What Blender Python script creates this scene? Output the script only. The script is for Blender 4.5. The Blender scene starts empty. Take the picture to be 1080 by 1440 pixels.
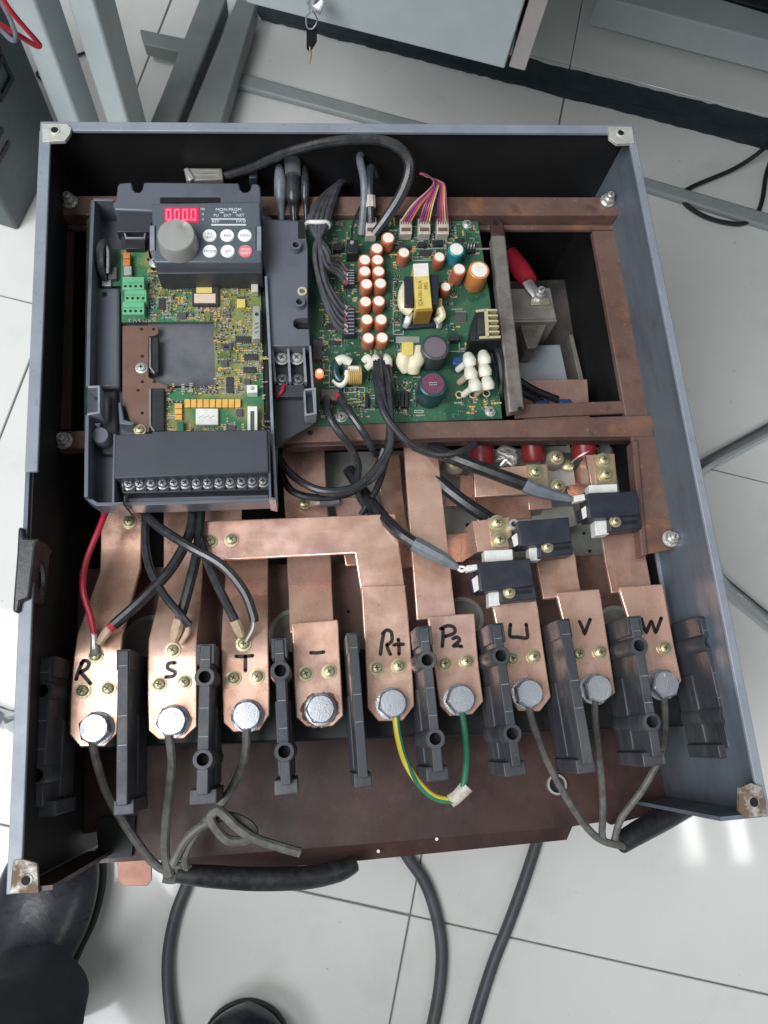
import bpy, bmesh, math, random
from mathutils import Vector, Matrix
RND = random.Random(7)
rad = math.radians
SC = bpy.context.scene
COL = SC.collection

# ------------------------------------------------------------------ camera
RC = ((0.991957, -0.080574, 0.097617), (0.051052, 0.96039, 0.273942), (-0.115823, -0.266756, 0.956779))
CAM = Vector((0.166672, 0.070078, 0.493472))     # metres; z = 0 is the rim of the enclosure
FPX = 1107.0
cam = bpy.data.cameras.new('camera')
cam.lens = FPX / 1440 * 36
cam.clip_start = 0.02
cam.clip_end = 60
camo = bpy.data.objects.new('camera', cam)
COL.objects.link(camo)
camo.matrix_world = Matrix.Translation(CAM) @ Matrix(RC).transposed().to_4x4()
SC.camera = camo
RCT = Matrix(RC).transposed()

# ------------------------------------------------------------------ light of the room
W = bpy.data.worlds.new('World')
SC.world = W
W.use_nodes = True
bgn = W.node_tree.nodes['Background']
bgn.inputs[0].default_value = (0.90, 0.96, 1.0, 1)
bgn.inputs[1].default_value = 0.27


def area(name, loc, aim, sx, sy, power, col=(1, 1, 1)):
    l = bpy.data.lights.new(name, 'AREA')
    l.shape = 'RECTANGLE'
    l.size = sx
    l.size_y = sy
    l.energy = power
    l.color = col
    o = bpy.data.objects.new(name, l)
    COL.objects.link(o)
    o.location = loc
    o.rotation_euler = (Vector(aim) - Vector(loc)).to_track_quat('-Z', 'Y').to_euler()
    return o


area('ceiling_lamp', (1.86, -0.20, 2.25), (1.86, -0.2001, 0), 0.08, 0.8, 2.8, (1, 0.99, 0.97))
area('ceiling_lamp', (2.08, -0.22, 2.25), (2.08, -0.2201, 0), 0.08, 0.8, 2.8, (1, 0.99, 0.97))
area('ceiling_lamp', (-0.9, 0.05, 2.25), (-0.1, -0.1, -0.2), 1.2, 1.2, 40, (0.97, 0.99, 1.0))
area('window_light', (-1.25, -0.85, 2.0), (0.2, 0.1, -0.2), 1.8, 1.2, 62, (0.95, 0.98, 1.0))

SC.view_settings.view_transform = 'Standard'
SC.view_settings.look = 'None'
SC.view_settings.exposure = 0.0
SC.view_settings.gamma = 1.0


# ------------------------------------------------------------------ points and materials
def at(px, py, z):
    d = RCT @ Vector((px - 540.0, 720.0 - py, -FPX))
    return CAM + d * ((z - CAM.z) / d.z)


def mat(name, c, c2=None, rough=0.5, rough2=None, metal=0.0, scale=60, bump=0.0, bscale=300, stretch=(1, 1, 1), lo=0.4, hi=0.65,
        spec=0.5, emit=None, estr=0, detail=6, coat=0, alpha=1.0, speck=None, speckscale=400, speckamt=0.6, trans=0):
    m = bpy.data.materials.new(name)
    m.use_nodes = True
    nt = m.node_tree
    N, L = nt.nodes, nt.links
    b = N['Principled BSDF']
    b.inputs['Base Color'].default_value = (*c, 1)
    b.inputs['Roughness'].default_value = rough
    b.inputs['Metallic'].default_value = metal
    b.inputs['Specular IOR Level'].default_value = spec
    b.inputs['Coat Weight'].default_value = coat
    b.inputs['Alpha'].default_value = alpha
    b.inputs['Transmission Weight'].default_value = trans
    if emit:
        b.inputs['Emission Color'].default_value = (*emit, 1)
        b.inputs['Emission Strength'].default_value = estr
    geo = N.new('ShaderNodeNewGeometry')
    mp = N.new('ShaderNodeMapping')
    mp.inputs['Scale'].default_value = stretch
    L.new(geo.outputs['Position'], mp.inputs['Vector'])
    col = None
    if c2:
        n = N.new('ShaderNodeTexNoise')
        n.inputs['Scale'].default_value = scale
        n.inputs['Detail'].default_value = detail
        n.inputs['Roughness'].default_value = 0.65
        L.new(mp.outputs[0], n.inputs['Vector'])
        r = N.new('ShaderNodeMapRange')
        r.inputs[1].default_value = lo
        r.inputs[2].default_value = hi
        L.new(n.outputs[0], r.inputs[0])
        mx = N.new('ShaderNodeMix')
        mx.data_type = 'RGBA'
        mx.inputs['A'].default_value = (*c, 1)
        mx.inputs['B'].default_value = (*c2, 1)
        L.new(r.outputs[0], mx.inputs['Factor'])
        col = mx.outputs['Result']
        if rough2 is not None:
            rr = N.new('ShaderNodeMapRange')
            rr.inputs[3].default_value = rough
            rr.inputs[4].default_value = rough2
            L.new(r.outputs[0], rr.inputs[0])
            L.new(rr.outputs[0], b.inputs['Roughness'])
    if speck:
        n2 = N.new('ShaderNodeTexNoise')
        n2.inputs['Scale'].default_value = speckscale
        n2.inputs['Detail'].default_value = 3
        L.new(geo.outputs['Position'], n2.inputs['Vector'])
        r2 = N.new('ShaderNodeMapRange')
        r2.inputs[1].default_value = 0.62
        r2.inputs[2].default_value = 0.72
        r2.inputs[4].default_value = speckamt
        L.new(n2.outputs[0], r2.inputs[0])
        m2 = N.new('ShaderNodeMix')
        m2.data_type = 'RGBA'
        m2.inputs['B'].default_value = (*speck, 1)
        if col:
            L.new(col, m2.inputs['A'])
        else:
            m2.inputs['A'].default_value = (*c, 1)
        L.new(r2.outputs[0], m2.inputs['Factor'])
        col = m2.outputs['Result']
    if col:
        L.new(col, b.inputs['Base Color'])
    if bump:
        n3 = N.new('ShaderNodeTexNoise')
        n3.inputs['Scale'].default_value = bscale
        n3.inputs['Detail'].default_value = 4
        L.new(mp.outputs[0], n3.inputs['Vector'])
        bp = N.new('ShaderNodeBump')
        bp.inputs['Strength'].default_value = bump
        bp.inputs['Distance'].default_value = 0.002
        L.new(n3.outputs[0], bp.inputs['Height'])
        L.new(bp.outputs[0], b.inputs['Normal'])
    return m


def circuit_mat(name, base, trace, silk, sc=260, lo=0.46, hi=0.5, patch=None):
    """printed circuit: solder mask, copper tracks on a square grid, specks of white print"""
    m = bpy.data.materials.new(name)
    m.use_nodes = True
    nt = m.node_tree
    N, L = nt.nodes, nt.links
    b = N['Principled BSDF']
    b.inputs['Roughness'].default_value = 0.38
    geo = N.new('ShaderNodeNewGeometry')
    v = N.new('ShaderNodeTexVoronoi')
    v.distance = 'CHEBYCHEV'
    v.feature = 'F1'
    v.inputs['Scale'].default_value = sc
    L.new(geo.outputs['Position'], v.inputs['Vector'])
    br = N.new('ShaderNodeTexBrick')
    br.inputs['Scale'].default_value = sc * 0.9
    br.inputs['Mortar Size'].default_value = 0.06
    br.inputs['Color1'].default_value = (0, 0, 0, 1)
    br.inputs['Color2'].default_value = (0.35, 0.35, 0.35, 1)
    br.inputs['Mortar'].default_value = (1, 1, 1, 1)
    L.new(geo.outputs['Position'], br.inputs['Vector'])
    n = N.new('ShaderNodeTexNoise')
    n.inputs['Scale'].default_value = 45
    n.inputs['Detail'].default_value = 2
    L.new(geo.outputs['Position'], n.inputs['Vector'])
    r = N.new('ShaderNodeMapRange')
    r.inputs[1].default_value = lo
    r.inputs[2].default_value = hi
    L.new(n.outputs[0], r.inputs[0])
    mul = N.new('ShaderNodeMath')
    mul.operation = 'MULTIPLY'
    L.new(br.outputs[0], mul.inputs[0])
    L.new(r.outputs[0], mul.inputs[1])
    mx = N.new('ShaderNodeMix')
    mx.data_type = 'RGBA'
    mx.inputs['A'].default_value = (*base, 1)
    mx.inputs['B'].default_value = (*trace, 1)
    L.new(mul.outputs[0], mx.inputs['Factor'])
    col = mx.outputs['Result']
    if patch:
        n4 = N.new('ShaderNodeTexNoise')
        n4.inputs['Scale'].default_value = 28
        n4.inputs['Detail'].default_value = 1
        L.new(geo.outputs['Position'], n4.inputs['Vector'])
        r4 = N.new('ShaderNodeMapRange')
        r4.inputs[1].default_value = 0.5
        r4.inputs[2].default_value = 0.58
        L.new(n4.outputs[0], r4.inputs[0])
        m4 = N.new('ShaderNodeMix')
        m4.data_type = 'RGBA'
        m4.inputs['B'].default_value = (*patch, 1)
        L.new(col, m4.inputs['A'])
        L.new(r4.outputs[0], m4.inputs['Factor'])
        col = m4.outputs['Result']
    r3 = N.new('ShaderNodeMapRange')
    r3.inputs[1].default_value = 0.10
    r3.inputs[2].default_value = 0.07
    L.new(v.outputs['Distance'], r3.inputs[0])
    m3 = N.new('ShaderNodeMix')
    m3.data_type = 'RGBA'
    m3.inputs['B'].default_value = (*silk, 1)
    L.new(col, m3.inputs['A'])
    L.new(r3.outputs[0], m3.inputs['Factor'])
    L.new(m3.outputs['Result'], b.inputs['Base Color'])
    return m


def layered(name, c, layers, rough=(0.3, 0.5), rscale=40, metal=0.0, grain=None, bump=0.0, spec=0.5):
    """base colour c, then layers (colour, scale, lo, hi, amount, stretch) of noise laid over one another"""
    m = bpy.data.materials.new(name)
    m.use_nodes = True
    nt = m.node_tree
    N, L = nt.nodes, nt.links
    b = N['Principled BSDF']
    b.inputs['Metallic'].default_value = metal
    b.inputs['Specular IOR Level'].default_value = spec
    geo = N.new('ShaderNodeNewGeometry')

    def noise(scale, stretch, detail=5, rg=0.6):
        mp = N.new('ShaderNodeMapping')
        mp.inputs['Scale'].default_value = stretch
        L.new(geo.outputs['Position'], mp.inputs['Vector'])
        n = N.new('ShaderNodeTexNoise')
        n.inputs['Scale'].default_value = scale
        n.inputs['Detail'].default_value = detail
        n.inputs['Roughness'].default_value = rg
        L.new(mp.outputs[0], n.inputs['Vector'])
        return n.outputs[0]

    def rng(src, lo, hi, a, e):
        r = N.new('ShaderNodeMapRange')
        for k, v in zip((1, 2, 3, 4), (lo, hi, a, e)):
            r.inputs[k].default_value = v
        L.new(src, r.inputs[0])
        return r.outputs[0]

    col = None
    for (lc, sc, lo, hi, amt, stt) in layers:
        mx = N.new('ShaderNodeMix')
        mx.data_type = 'RGBA'
        mx.inputs['B'].default_value = (*lc, 1)
        if col is None:
            mx.inputs['A'].default_value = (*c, 1)
        else:
            L.new(col, mx.inputs['A'])
        L.new(rng(noise(sc, stt), lo, hi, 0.0, amt), mx.inputs['Factor'])
        col = mx.outputs['Result']
    L.new(col, b.inputs['Base Color'])
    L.new(rng(noise(rscale, grain or (1, 1, 1)), 0.35, 0.7, rough[0], rough[1]), b.inputs['Roughness'])
    if bump:
        bp = N.new('ShaderNodeBump')
        bp.inputs['Strength'].default_value = bump
        bp.inputs['Distance'].default_value = 0.001
        L.new(noise(260, grain or (1, 1, 1)), bp.inputs['Height'])
        L.new(bp.outputs[0], b.inputs['Normal'])
    return m


M = {}
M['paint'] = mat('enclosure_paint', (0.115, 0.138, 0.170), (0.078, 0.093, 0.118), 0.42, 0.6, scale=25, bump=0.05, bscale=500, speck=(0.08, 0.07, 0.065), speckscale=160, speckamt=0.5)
M['rim'] = mat('rim_paint', (0.25, 0.275, 0.315), (0.20, 0.225, 0.265), 0.36, 0.5, scale=25, speck=(0.12, 0.10, 0.09), speckscale=260, speckamt=0.35)
M['deep_black'] = mat('deep_black_matte', (0.006, 0.006, 0.007), (0.013, 0.0125, 0.013), 0.6, scale=14)  # near black; also paints in the shade of the left and right walls
M['scuffed'] = mat('scuffed_paint', (0.110, 0.136, 0.166), (0.078, 0.093, 0.114), 0.36, 0.55, scale=16, stretch=(1, 0.6, 2.5), lo=0.45, hi=0.7, bump=0.05, speck=(0.085, 0.075, 0.07), speckscale=55, speckamt=0.35)
M['zinc_bare'] = mat('bare_zinc', (0.62, 0.63, 0.58), (0.42, 0.40, 0.33), 0.4, 0.6, metal=0.35, scale=120, lo=0.45, hi=0.7)
M['rusty_tab'] = mat('rusty_zinc', (0.42, 0.41, 0.37), (0.17, 0.11, 0.08), 0.5, 0.8, metal=0.25, scale=110, lo=0.4, hi=0.55, bump=0.2)
M['primer_low'] = layered('plate_primer', (0.15, 0.080, 0.064), [((0.21, 0.12, 0.095), 40, 0.45, 0.65, 0.8, (1, 1, 1)), ((0.06, 0.03, 0.024), 60, 0.58, 0.68, 0.7, (1, 1, 1)), ((0.24, 0.10, 0.045), 22, 0.58, 0.7, 0.6, (1, 1, 1))], (0.4, 0.65), 50, 0, None, 0.1)
M['primer'] = layered('red_brown_primer', (0.112, 0.060, 0.047), [((0.165, 0.100, 0.080), 17, 0.42, 0.65, 0.85, (1, 1, 1)), ((0.25, 0.115, 0.055), 38, 0.54, 0.70, 0.7, (1, 1, 1)), ((0.060, 0.032, 0.026), 52, 0.58, 0.72, 0.75, (1, 1, 1)),
                      ((0.30, 0.22, 0.18), 320, 0.64, 0.71, 0.55, (1, 1, 1)), ((0.045, 0.025, 0.02), 460, 0.62, 0.70, 0.6, (1, 1, 1))], (0.42, 0.72), 40, 0, None, 0.25)
M['primer_dark'] = layered('dark_red_primer', (0.044, 0.020, 0.017), [((0.080, 0.036, 0.028), 9, 0.48, 0.68, 0.8, (1, 1.6, 1)), ((0.11, 0.050, 0.030), 30, 0.60, 0.72, 0.5, (1, 1, 1)), ((0.022, 0.012, 0.011), 16, 0.5, 0.65, 0.8, (1.5, 1, 1)),
                           ((0.13, 0.085, 0.07), 340, 0.68, 0.73, 0.5, (1, 1, 1))], (0.38, 0.68), 20, 0, None, 0.12)
M['galv'] = mat('dull_galvanised', (0.25, 0.23, 0.21), (0.14, 0.115, 0.10), 0.5, 0.7, metal=0.4, scale=60, bump=0.06)
U1 = (1, 1, 1)
GY, GX = (1, 0.07, 0.2), (0.07, 1, 0.2)
for nm, gr in (('copper', GY), ('copper_x', GX)):
    M[nm] = layered(nm + '_bright', (0.79, 0.48, 0.36), [((0.88, 0.61, 0.49), 20, 0.42, 0.68, 0.75, U1), ((0.62, 0.34, 0.24), 30, 0.52, 0.74, 0.65, U1), ((0.76, 0.45, 0.47), 13, 0.52, 0.7, 0.4, U1),
                    ((0.90, 0.64, 0.53), 420, 0.5, 0.7, 0.35, gr), ((0.40, 0.20, 0.14), 150, 0.66, 0.74, 0.5, U1)], (0.18, 0.42), 40, 0.66, U1, 0.03)
M['copper_dull'] = layered('copper_tarnished', (0.74, 0.45, 0.34), [((0.86, 0.60, 0.49), 18, 0.45, 0.7, 0.75, U1), ((0.50, 0.26, 0.165), 26, 0.47, 0.70, 0.8, U1), ((0.66, 0.36, 0.37), 12, 0.52, 0.7, 0.4, U1),
                           ((0.86, 0.60, 0.49), 420, 0.5, 0.7, 0.3, GY), ((0.30, 0.14, 0.095), 130, 0.64, 0.73, 0.6, U1)], (0.20, 0.46), 40, 0.70, U1, 0.03)
M['copper_matte'] = mat('copper_matte', (0.50, 0.27, 0.20), (0.40, 0.20, 0.15), 0.6, metal=0.3, scale=60)
M['scorch'] = mat('brown_residue', (0.20, 0.11, 0.08), (0.42, 0.25, 0.18), 0.7, scale=420)
M['ink'] = mat('marker_ink', (0.006, 0.006, 0.007), (0.03, 0.015, 0.012), 0.45, scale=400)
M['case'] = layered('grey_plastic', (0.096, 0.107, 0.130), [((0.130, 0.142, 0.168), 11, 0.45, 0.7, 0.6, (1, 1, 1)), ((0.062, 0.068, 0.082), 26, 0.54, 0.7, 0.6, (1, 1, 1)), ((0.19, 0.19, 0.195), 420, 0.68, 0.73, 0.5, (1, 1, 1))], (0.30, 0.5), 30, 0, None, 0.04)
M['case_edge'] = mat('grey_plastic_pale', (0.25, 0.27, 0.30), (0.17, 0.185, 0.21), 0.4, scale=90)  # paler grey paints in the highlight lines of the case edges
M['case_dark'] = mat('dark_grey_plastic', (0.035, 0.038, 0.046), (0.026, 0.028, 0.034), 0.45, 0.6, scale=60)
M['black'] = mat('black_plastic', (0.013, 0.014, 0.017), (0.02, 0.021, 0.024), 0.4, 0.55, scale=80)
M['cover'] = mat('matte_cover', (0.034, 0.039, 0.053), (0.045, 0.05, 0.066), 0.5, 0.65, scale=30, bump=0.03, bscale=1200)
M['barrier'] = layered('dusty_moulding', (0.036, 0.039, 0.047), [((0.100, 0.100, 0.104), 22, 0.48, 0.72, 0.75, (1, 0.5, 1.6)), ((0.15, 0.145, 0.14), 160, 0.62, 0.72, 0.5, (1, 0.2, 1)), ((0.017, 0.018, 0.021), 30, 0.56, 0.7, 0.7, (1, 1, 1)),
                       ((0.21, 0.20, 0.19), 420, 0.67, 0.72, 0.5, (1, 1, 1))], (0.40, 0.68), 40, 0, None, 0.15)
M['barrier_edge'] = mat('worn_moulding', (0.080, 0.088, 0.105), (0.050, 0.055, 0.066), 0.4, 0.55, scale=120)
M['hole'] = mat('dark_bore', (0.004, 0.004, 0.005), None, 0.8)
M['steel'] = mat('zinc_plated_steel', (0.52, 0.545, 0.585), (0.42, 0.44, 0.475), 0.30, 0.45, metal=0.75, scale=180, bump=0.12, bscale=900)
M['yzinc'] = mat('yellow_zinc', (0.62, 0.56, 0.36), (0.45, 0.40, 0.24), 0.32, 0.5, metal=0.7, scale=240)
M['brass'] = mat('dull_brass', (0.50, 0.40, 0.25), (0.40, 0.30, 0.18), 0.35, 0.5, metal=0.6, scale=120)
M['recess'] = mat('screw_recess', (0.05, 0.042, 0.025), None, 0.6)
M['tin'] = mat('tinned_metal', (0.68, 0.68, 0.66), (0.5, 0.49, 0.46), 0.35, 0.5, metal=0.7, scale=260)
M['cable'] = mat('black_cable', (0.012, 0.013, 0.015), (0.024, 0.025, 0.028), 0.32, 0.5, scale=150, bump=0.05)
M['cable_grey'] = mat('grey_black_cable', (0.024, 0.026, 0.030), (0.050, 0.052, 0.058), 0.25, 0.38, scale=90, bump=0.05, lo=0.45, hi=0.75)
M['cable_mid'] = mat('mid_grey_cable', (0.085, 0.088, 0.098), (0.045, 0.047, 0.053), 0.25, 0.4, scale=110, bump=0.05)
M['sleeve'] = mat('grey_sleeve', (0.16, 0.175, 0.20), (0.11, 0.12, 0.14), 0.4, scale=120)
M['wire_dusty'] = mat('dusty_wire', (0.13, 0.125, 0.115), (0.075, 0.072, 0.068), 0.6, scale=120, lo=0.4, hi=0.6)
M['floorcable'] = mat('rubber_cable', (0.075, 0.08, 0.09), (0.055, 0.06, 0.066), 0.5, scale=60)
M['red'] = mat('red_insulation', (0.48, 0.022, 0.045), (0.36, 0.02, 0.035), 0.38, scale=100)
M['redtube'] = mat('red_heatshrink', (0.24, 0.018, 0.020), (0.15, 0.012, 0.014), 0.35, scale=60, bump=0.06)
M['crimp'] = mat('clear_sleeve', (0.50, 0.38, 0.27), (0.38, 0.26, 0.18), 0.35, scale=180)
M['white'] = mat('white_plastic', (0.72, 0.72, 0.69), (0.6, 0.6, 0.56), 0.45, scale=200)
M['offwhite'] = mat('connector_nylon', (0.52, 0.48, 0.42), (0.38, 0.33, 0.28), 0.5, scale=260)
M['green'] = mat('green_wire', (0.02, 0.14, 0.075), (0.03, 0.19, 0.11), 0.4, scale=200)
M['yellow'] = mat('yellow_wire', (0.60, 0.46, 0.05), None, 0.4)
M['purple'] = mat('purple_wire', (0.12, 0.03, 0.17), None, 0.45)
M['pink'] = mat('pink_wire', (0.36, 0.05, 0.14), None, 0.45)
M['orange_w'] = mat('orange_wire', (0.48, 0.17, 0.04), None, 0.45)
M['cream_w'] = mat('cream_wire', (0.48, 0.41, 0.26), None, 0.45)
M['pcb'] = circuit_mat('power_circuit_board', (0.018, 0.078, 0.044), (0.05, 0.14, 0.075), (0.30, 0.40, 0.30), 330)
M['pcb_ctl'] = circuit_mat('control_circuit_board', (0.085, 0.125, 0.032), (0.26, 0.26, 0.095), (0.42, 0.44, 0.25), 420, 0.40, 0.5, patch=(0.035, 0.16, 0.07))
M['pcb_edge'] = mat('board_edge', (0.05, 0.16, 0.07), None, 0.5)
M['cap_orange'] = mat('orange_sleeve', (0.52, 0.17, 0.085), (0.42, 0.11, 0.055), 0.33, scale=120)
M['cap_amber'] = mat('amber_sleeve', (0.64, 0.25, 0.06), (0.52, 0.18, 0.045), 0.33, scale=120)
M['cap_teal'] = mat('teal_sleeve', (0.02, 0.25, 0.29), (0.015, 0.17, 0.20), 0.3, scale=120)
M['cap_deep'] = mat('deep_teal_sleeve', (0.010, 0.060, 0.066), (0.007, 0.04, 0.045), 0.3, scale=120)
M['cap_slate'] = mat('slate_sleeve', (0.045, 0.055, 0.062), None, 0.35)
M['alu'] = mat('capacitor_lid', (0.90, 0.84, 0.76), (0.80, 0.74, 0.66), 0.38, metal=0.1, scale=300)
M['cap_lid'] = mat('plum_lid', (0.16, 0.055, 0.085), (0.12, 0.045, 0.07), 0.4, scale=300)
M['cap_lid2'] = mat('grey_plum_lid', (0.15, 0.12, 0.14), None, 0.4)
M['tape'] = mat('yellow_tape', (0.66, 0.52, 0.15), (0.55, 0.42, 0.11), 0.35, scale=90)
M['tape_amber'] = mat('amber_tape', (0.36, 0.20, 0.03), (0.28, 0.15, 0.025), 0.35, scale=90)
M['cream'] = mat('cream_resin', (0.72, 0.66, 0.47), (0.6, 0.53, 0.36), 0.4, scale=160)
M['glue'] = mat('white_silicone', (0.72, 0.70, 0.60), (0.6, 0.57, 0.46), 0.35, scale=160, bump=0.2, bscale=300)
M['ferrite'] = mat('dark_ferrite', (0.02, 0.024, 0.034), None, 0.4)
M['toroid'] = mat('green_toroid', (0.015, 0.05, 0.045), None, 0.25)
M['winding'] = mat('ochre_winding', (0.52, 0.35, 0.12), (0.42, 0.27, 0.08), 0.4, scale=200)
M['chip'] = mat('chip_epoxy', (0.025, 0.027, 0.03), (0.04, 0.042, 0.046), 0.5, scale=300)
M['chip_grey'] = mat('grey_chip', (0.075, 0.07, 0.075), None, 0.5)
M['lead'] = mat('solder_leads', (0.55, 0.53, 0.45), None, 0.35, metal=0.6)
M['tant'] = mat('tantalum_body', (0.72, 0.42, 0.10), (0.6, 0.33, 0.07), 0.4, scale=300)
M['term_green'] = mat('green_terminal', (0.13, 0.40, 0.22), (0.10, 0.33, 0.17), 0.45, scale=200)
M['brown'] = mat('brown_bracket', (0.155, 0.083, 0.060), (0.13, 0.068, 0.05), 0.5, scale=80)
M['blue'] = mat('blue_plastic', (0.022, 0.06, 0.17), None, 0.4)
M['fin'] = mat('cut_aluminium', (0.70, 0.62, 0.38), None, 0.4, metal=0.4)
M['led'] = mat('red_led', (0.6, 0.05, 0.03), None, 0.3, emit=(1, 0.16, 0.08), estr=2.6)
M['led_core'] = mat('red_led_core', (1, 0.6, 0.5), None, 0.3, emit=(1, 0.62, 0.5), estr=3.0)
M['segwin'] = mat('display_window', (0.10, 0.012, 0.03), None, 0.2, emit=(1.0, 0.035, 0.12), estr=0.62)
M['seg'] = mat('display_segment', (0.8, 0.03, 0.06), None, 0.3, emit=(1.0, 0.16, 0.26), estr=1.15)
M['knob'] = mat('grey_knob', (0.30, 0.30, 0.285), (0.27, 0.27, 0.255), 0.42, scale=120, bump=0.02, bscale=1500)
M['panel'] = mat('keypad_panel', (0.088, 0.108, 0.128), (0.078, 0.096, 0.115), 0.42, scale=80)
M['key_white'] = mat('white_key', (0.82, 0.83, 0.84), None, 0.4)
M['key_red'] = mat('pink_red_key', (0.66, 0.20, 0.24), None, 0.4)
M['print_w'] = mat('white_print', (0.62, 0.65, 0.68), None, 0.5)
M['print_g'] = mat('grey_print', (0.24, 0.25, 0.27), None, 0.5)
M['print_k'] = mat('dark_print', (0.05, 0.05, 0.05), None, 0.5)
M['print_r'] = mat('light_print', (0.9, 0.74, 0.74), None, 0.5)
M['label'] = mat('paper_label', (0.74, 0.72, 0.68), (0.66, 0.62, 0.57), 0.6, scale=120)
M['label_p'] = mat('pinkish_label', (0.62, 0.48, 0.40), None, 0.6)
M['bayplate'] = mat('bay_plate_metal', (0.42, 0.45, 0.48), (0.33, 0.35, 0.38), 0.4, metal=0.2, scale=40)
M['dsteel'] = mat('dark_screw_steel', (0.36, 0.37, 0.39), (0.12, 0.125, 0.13), 0.3, 0.5, metal=0.85, scale=900)
M['bayfloor'] = mat('dusty_bay_floor', (0.13, 0.115, 0.10), (0.06, 0.055, 0.052), 0.5, scale=30, bump=0.1)
M['shield'] = mat('dull_shield', (0.085, 0.092, 0.108), (0.16, 0.165, 0.18), 0.35, 0.5, metal=0.3, scale=18)
M['navy'] = mat('navy_plastic', (0.018, 0.021, 0.032), (0.026, 0.03, 0.042), 0.4, 0.55, scale=60)
M['sheet'] = mat('grey_sheet_metal', (0.42, 0.43, 0.39), (0.32, 0.33, 0.30), 0.45, metal=0.3, scale=60)
M['chassis'] = mat('dusty_steel', (0.30, 0.275, 0.245), (0.2, 0.18, 0.155), 0.5, metal=0.3, scale=50)
M['tile'] = layered('glazed_tile', (0.76, 0.76, 0.735), [((0.70, 0.70, 0.67), 4, 0.42, 0.66, 0.9, (1, 1, 1)), ((0.57, 0.565, 0.53), 13, 0.56, 0.75, 0.4, (1, 1, 1)), ((0.22, 0.21, 0.20), 70, 0.70, 0.76, 0.55, (1, 1, 1)), ((0.30, 0.29, 0.27), 240, 0.72, 0.77, 0.5, (1, 1, 1))], (0.045, 0.095), 7)
M['grout'] = mat('grout', (0.22, 0.22, 0.215), None, 0.9)
M['stripdark'] = mat('dark_floor_band', (0.022, 0.034, 0.043), (0.042, 0.056, 0.066), 0.4, scale=30)
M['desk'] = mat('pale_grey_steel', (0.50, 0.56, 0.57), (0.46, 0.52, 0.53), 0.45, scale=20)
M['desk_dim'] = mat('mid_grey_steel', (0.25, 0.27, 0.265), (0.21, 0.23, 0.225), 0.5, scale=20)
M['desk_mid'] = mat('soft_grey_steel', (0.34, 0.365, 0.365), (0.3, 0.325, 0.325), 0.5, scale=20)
M['deskedge'] = mat('desk_board', (0.45, 0.42, 0.40), (0.40, 0.37, 0.35), 0.5, scale=20)
M['tower'] = mat('slate_cabinet', (0.105, 0.135, 0.14), (0.085, 0.112, 0.118), 0.5, scale=30)
M['tower_light'] = mat('pale_cabinet', (0.34, 0.37, 0.37), None, 0.5)
M['chrome'] = mat('chrome_tube', (0.66, 0.68, 0.70), None, 0.16, metal=0.95)
M['leather'] = mat('black_leather', (0.018, 0.020, 0.027), (0.026, 0.028, 0.036), 0.26, 0.38, scale=60, bump=0.12, bscale=130)
M['sole'] = mat('shoe_sole', (0.02, 0.02, 0.02), None, 0.7)
M['cloth'] = mat('navy_trouser_cloth', (0.008, 0.010, 0.019), (0.016, 0.019, 0.032), 0.85, scale=35, bump=1.0, bscale=38, stretch=(1, 1, 0.45))
M['gold'] = mat('brass_key', (0.65, 0.48, 0.20), None, 0.35, metal=0.8)


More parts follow.
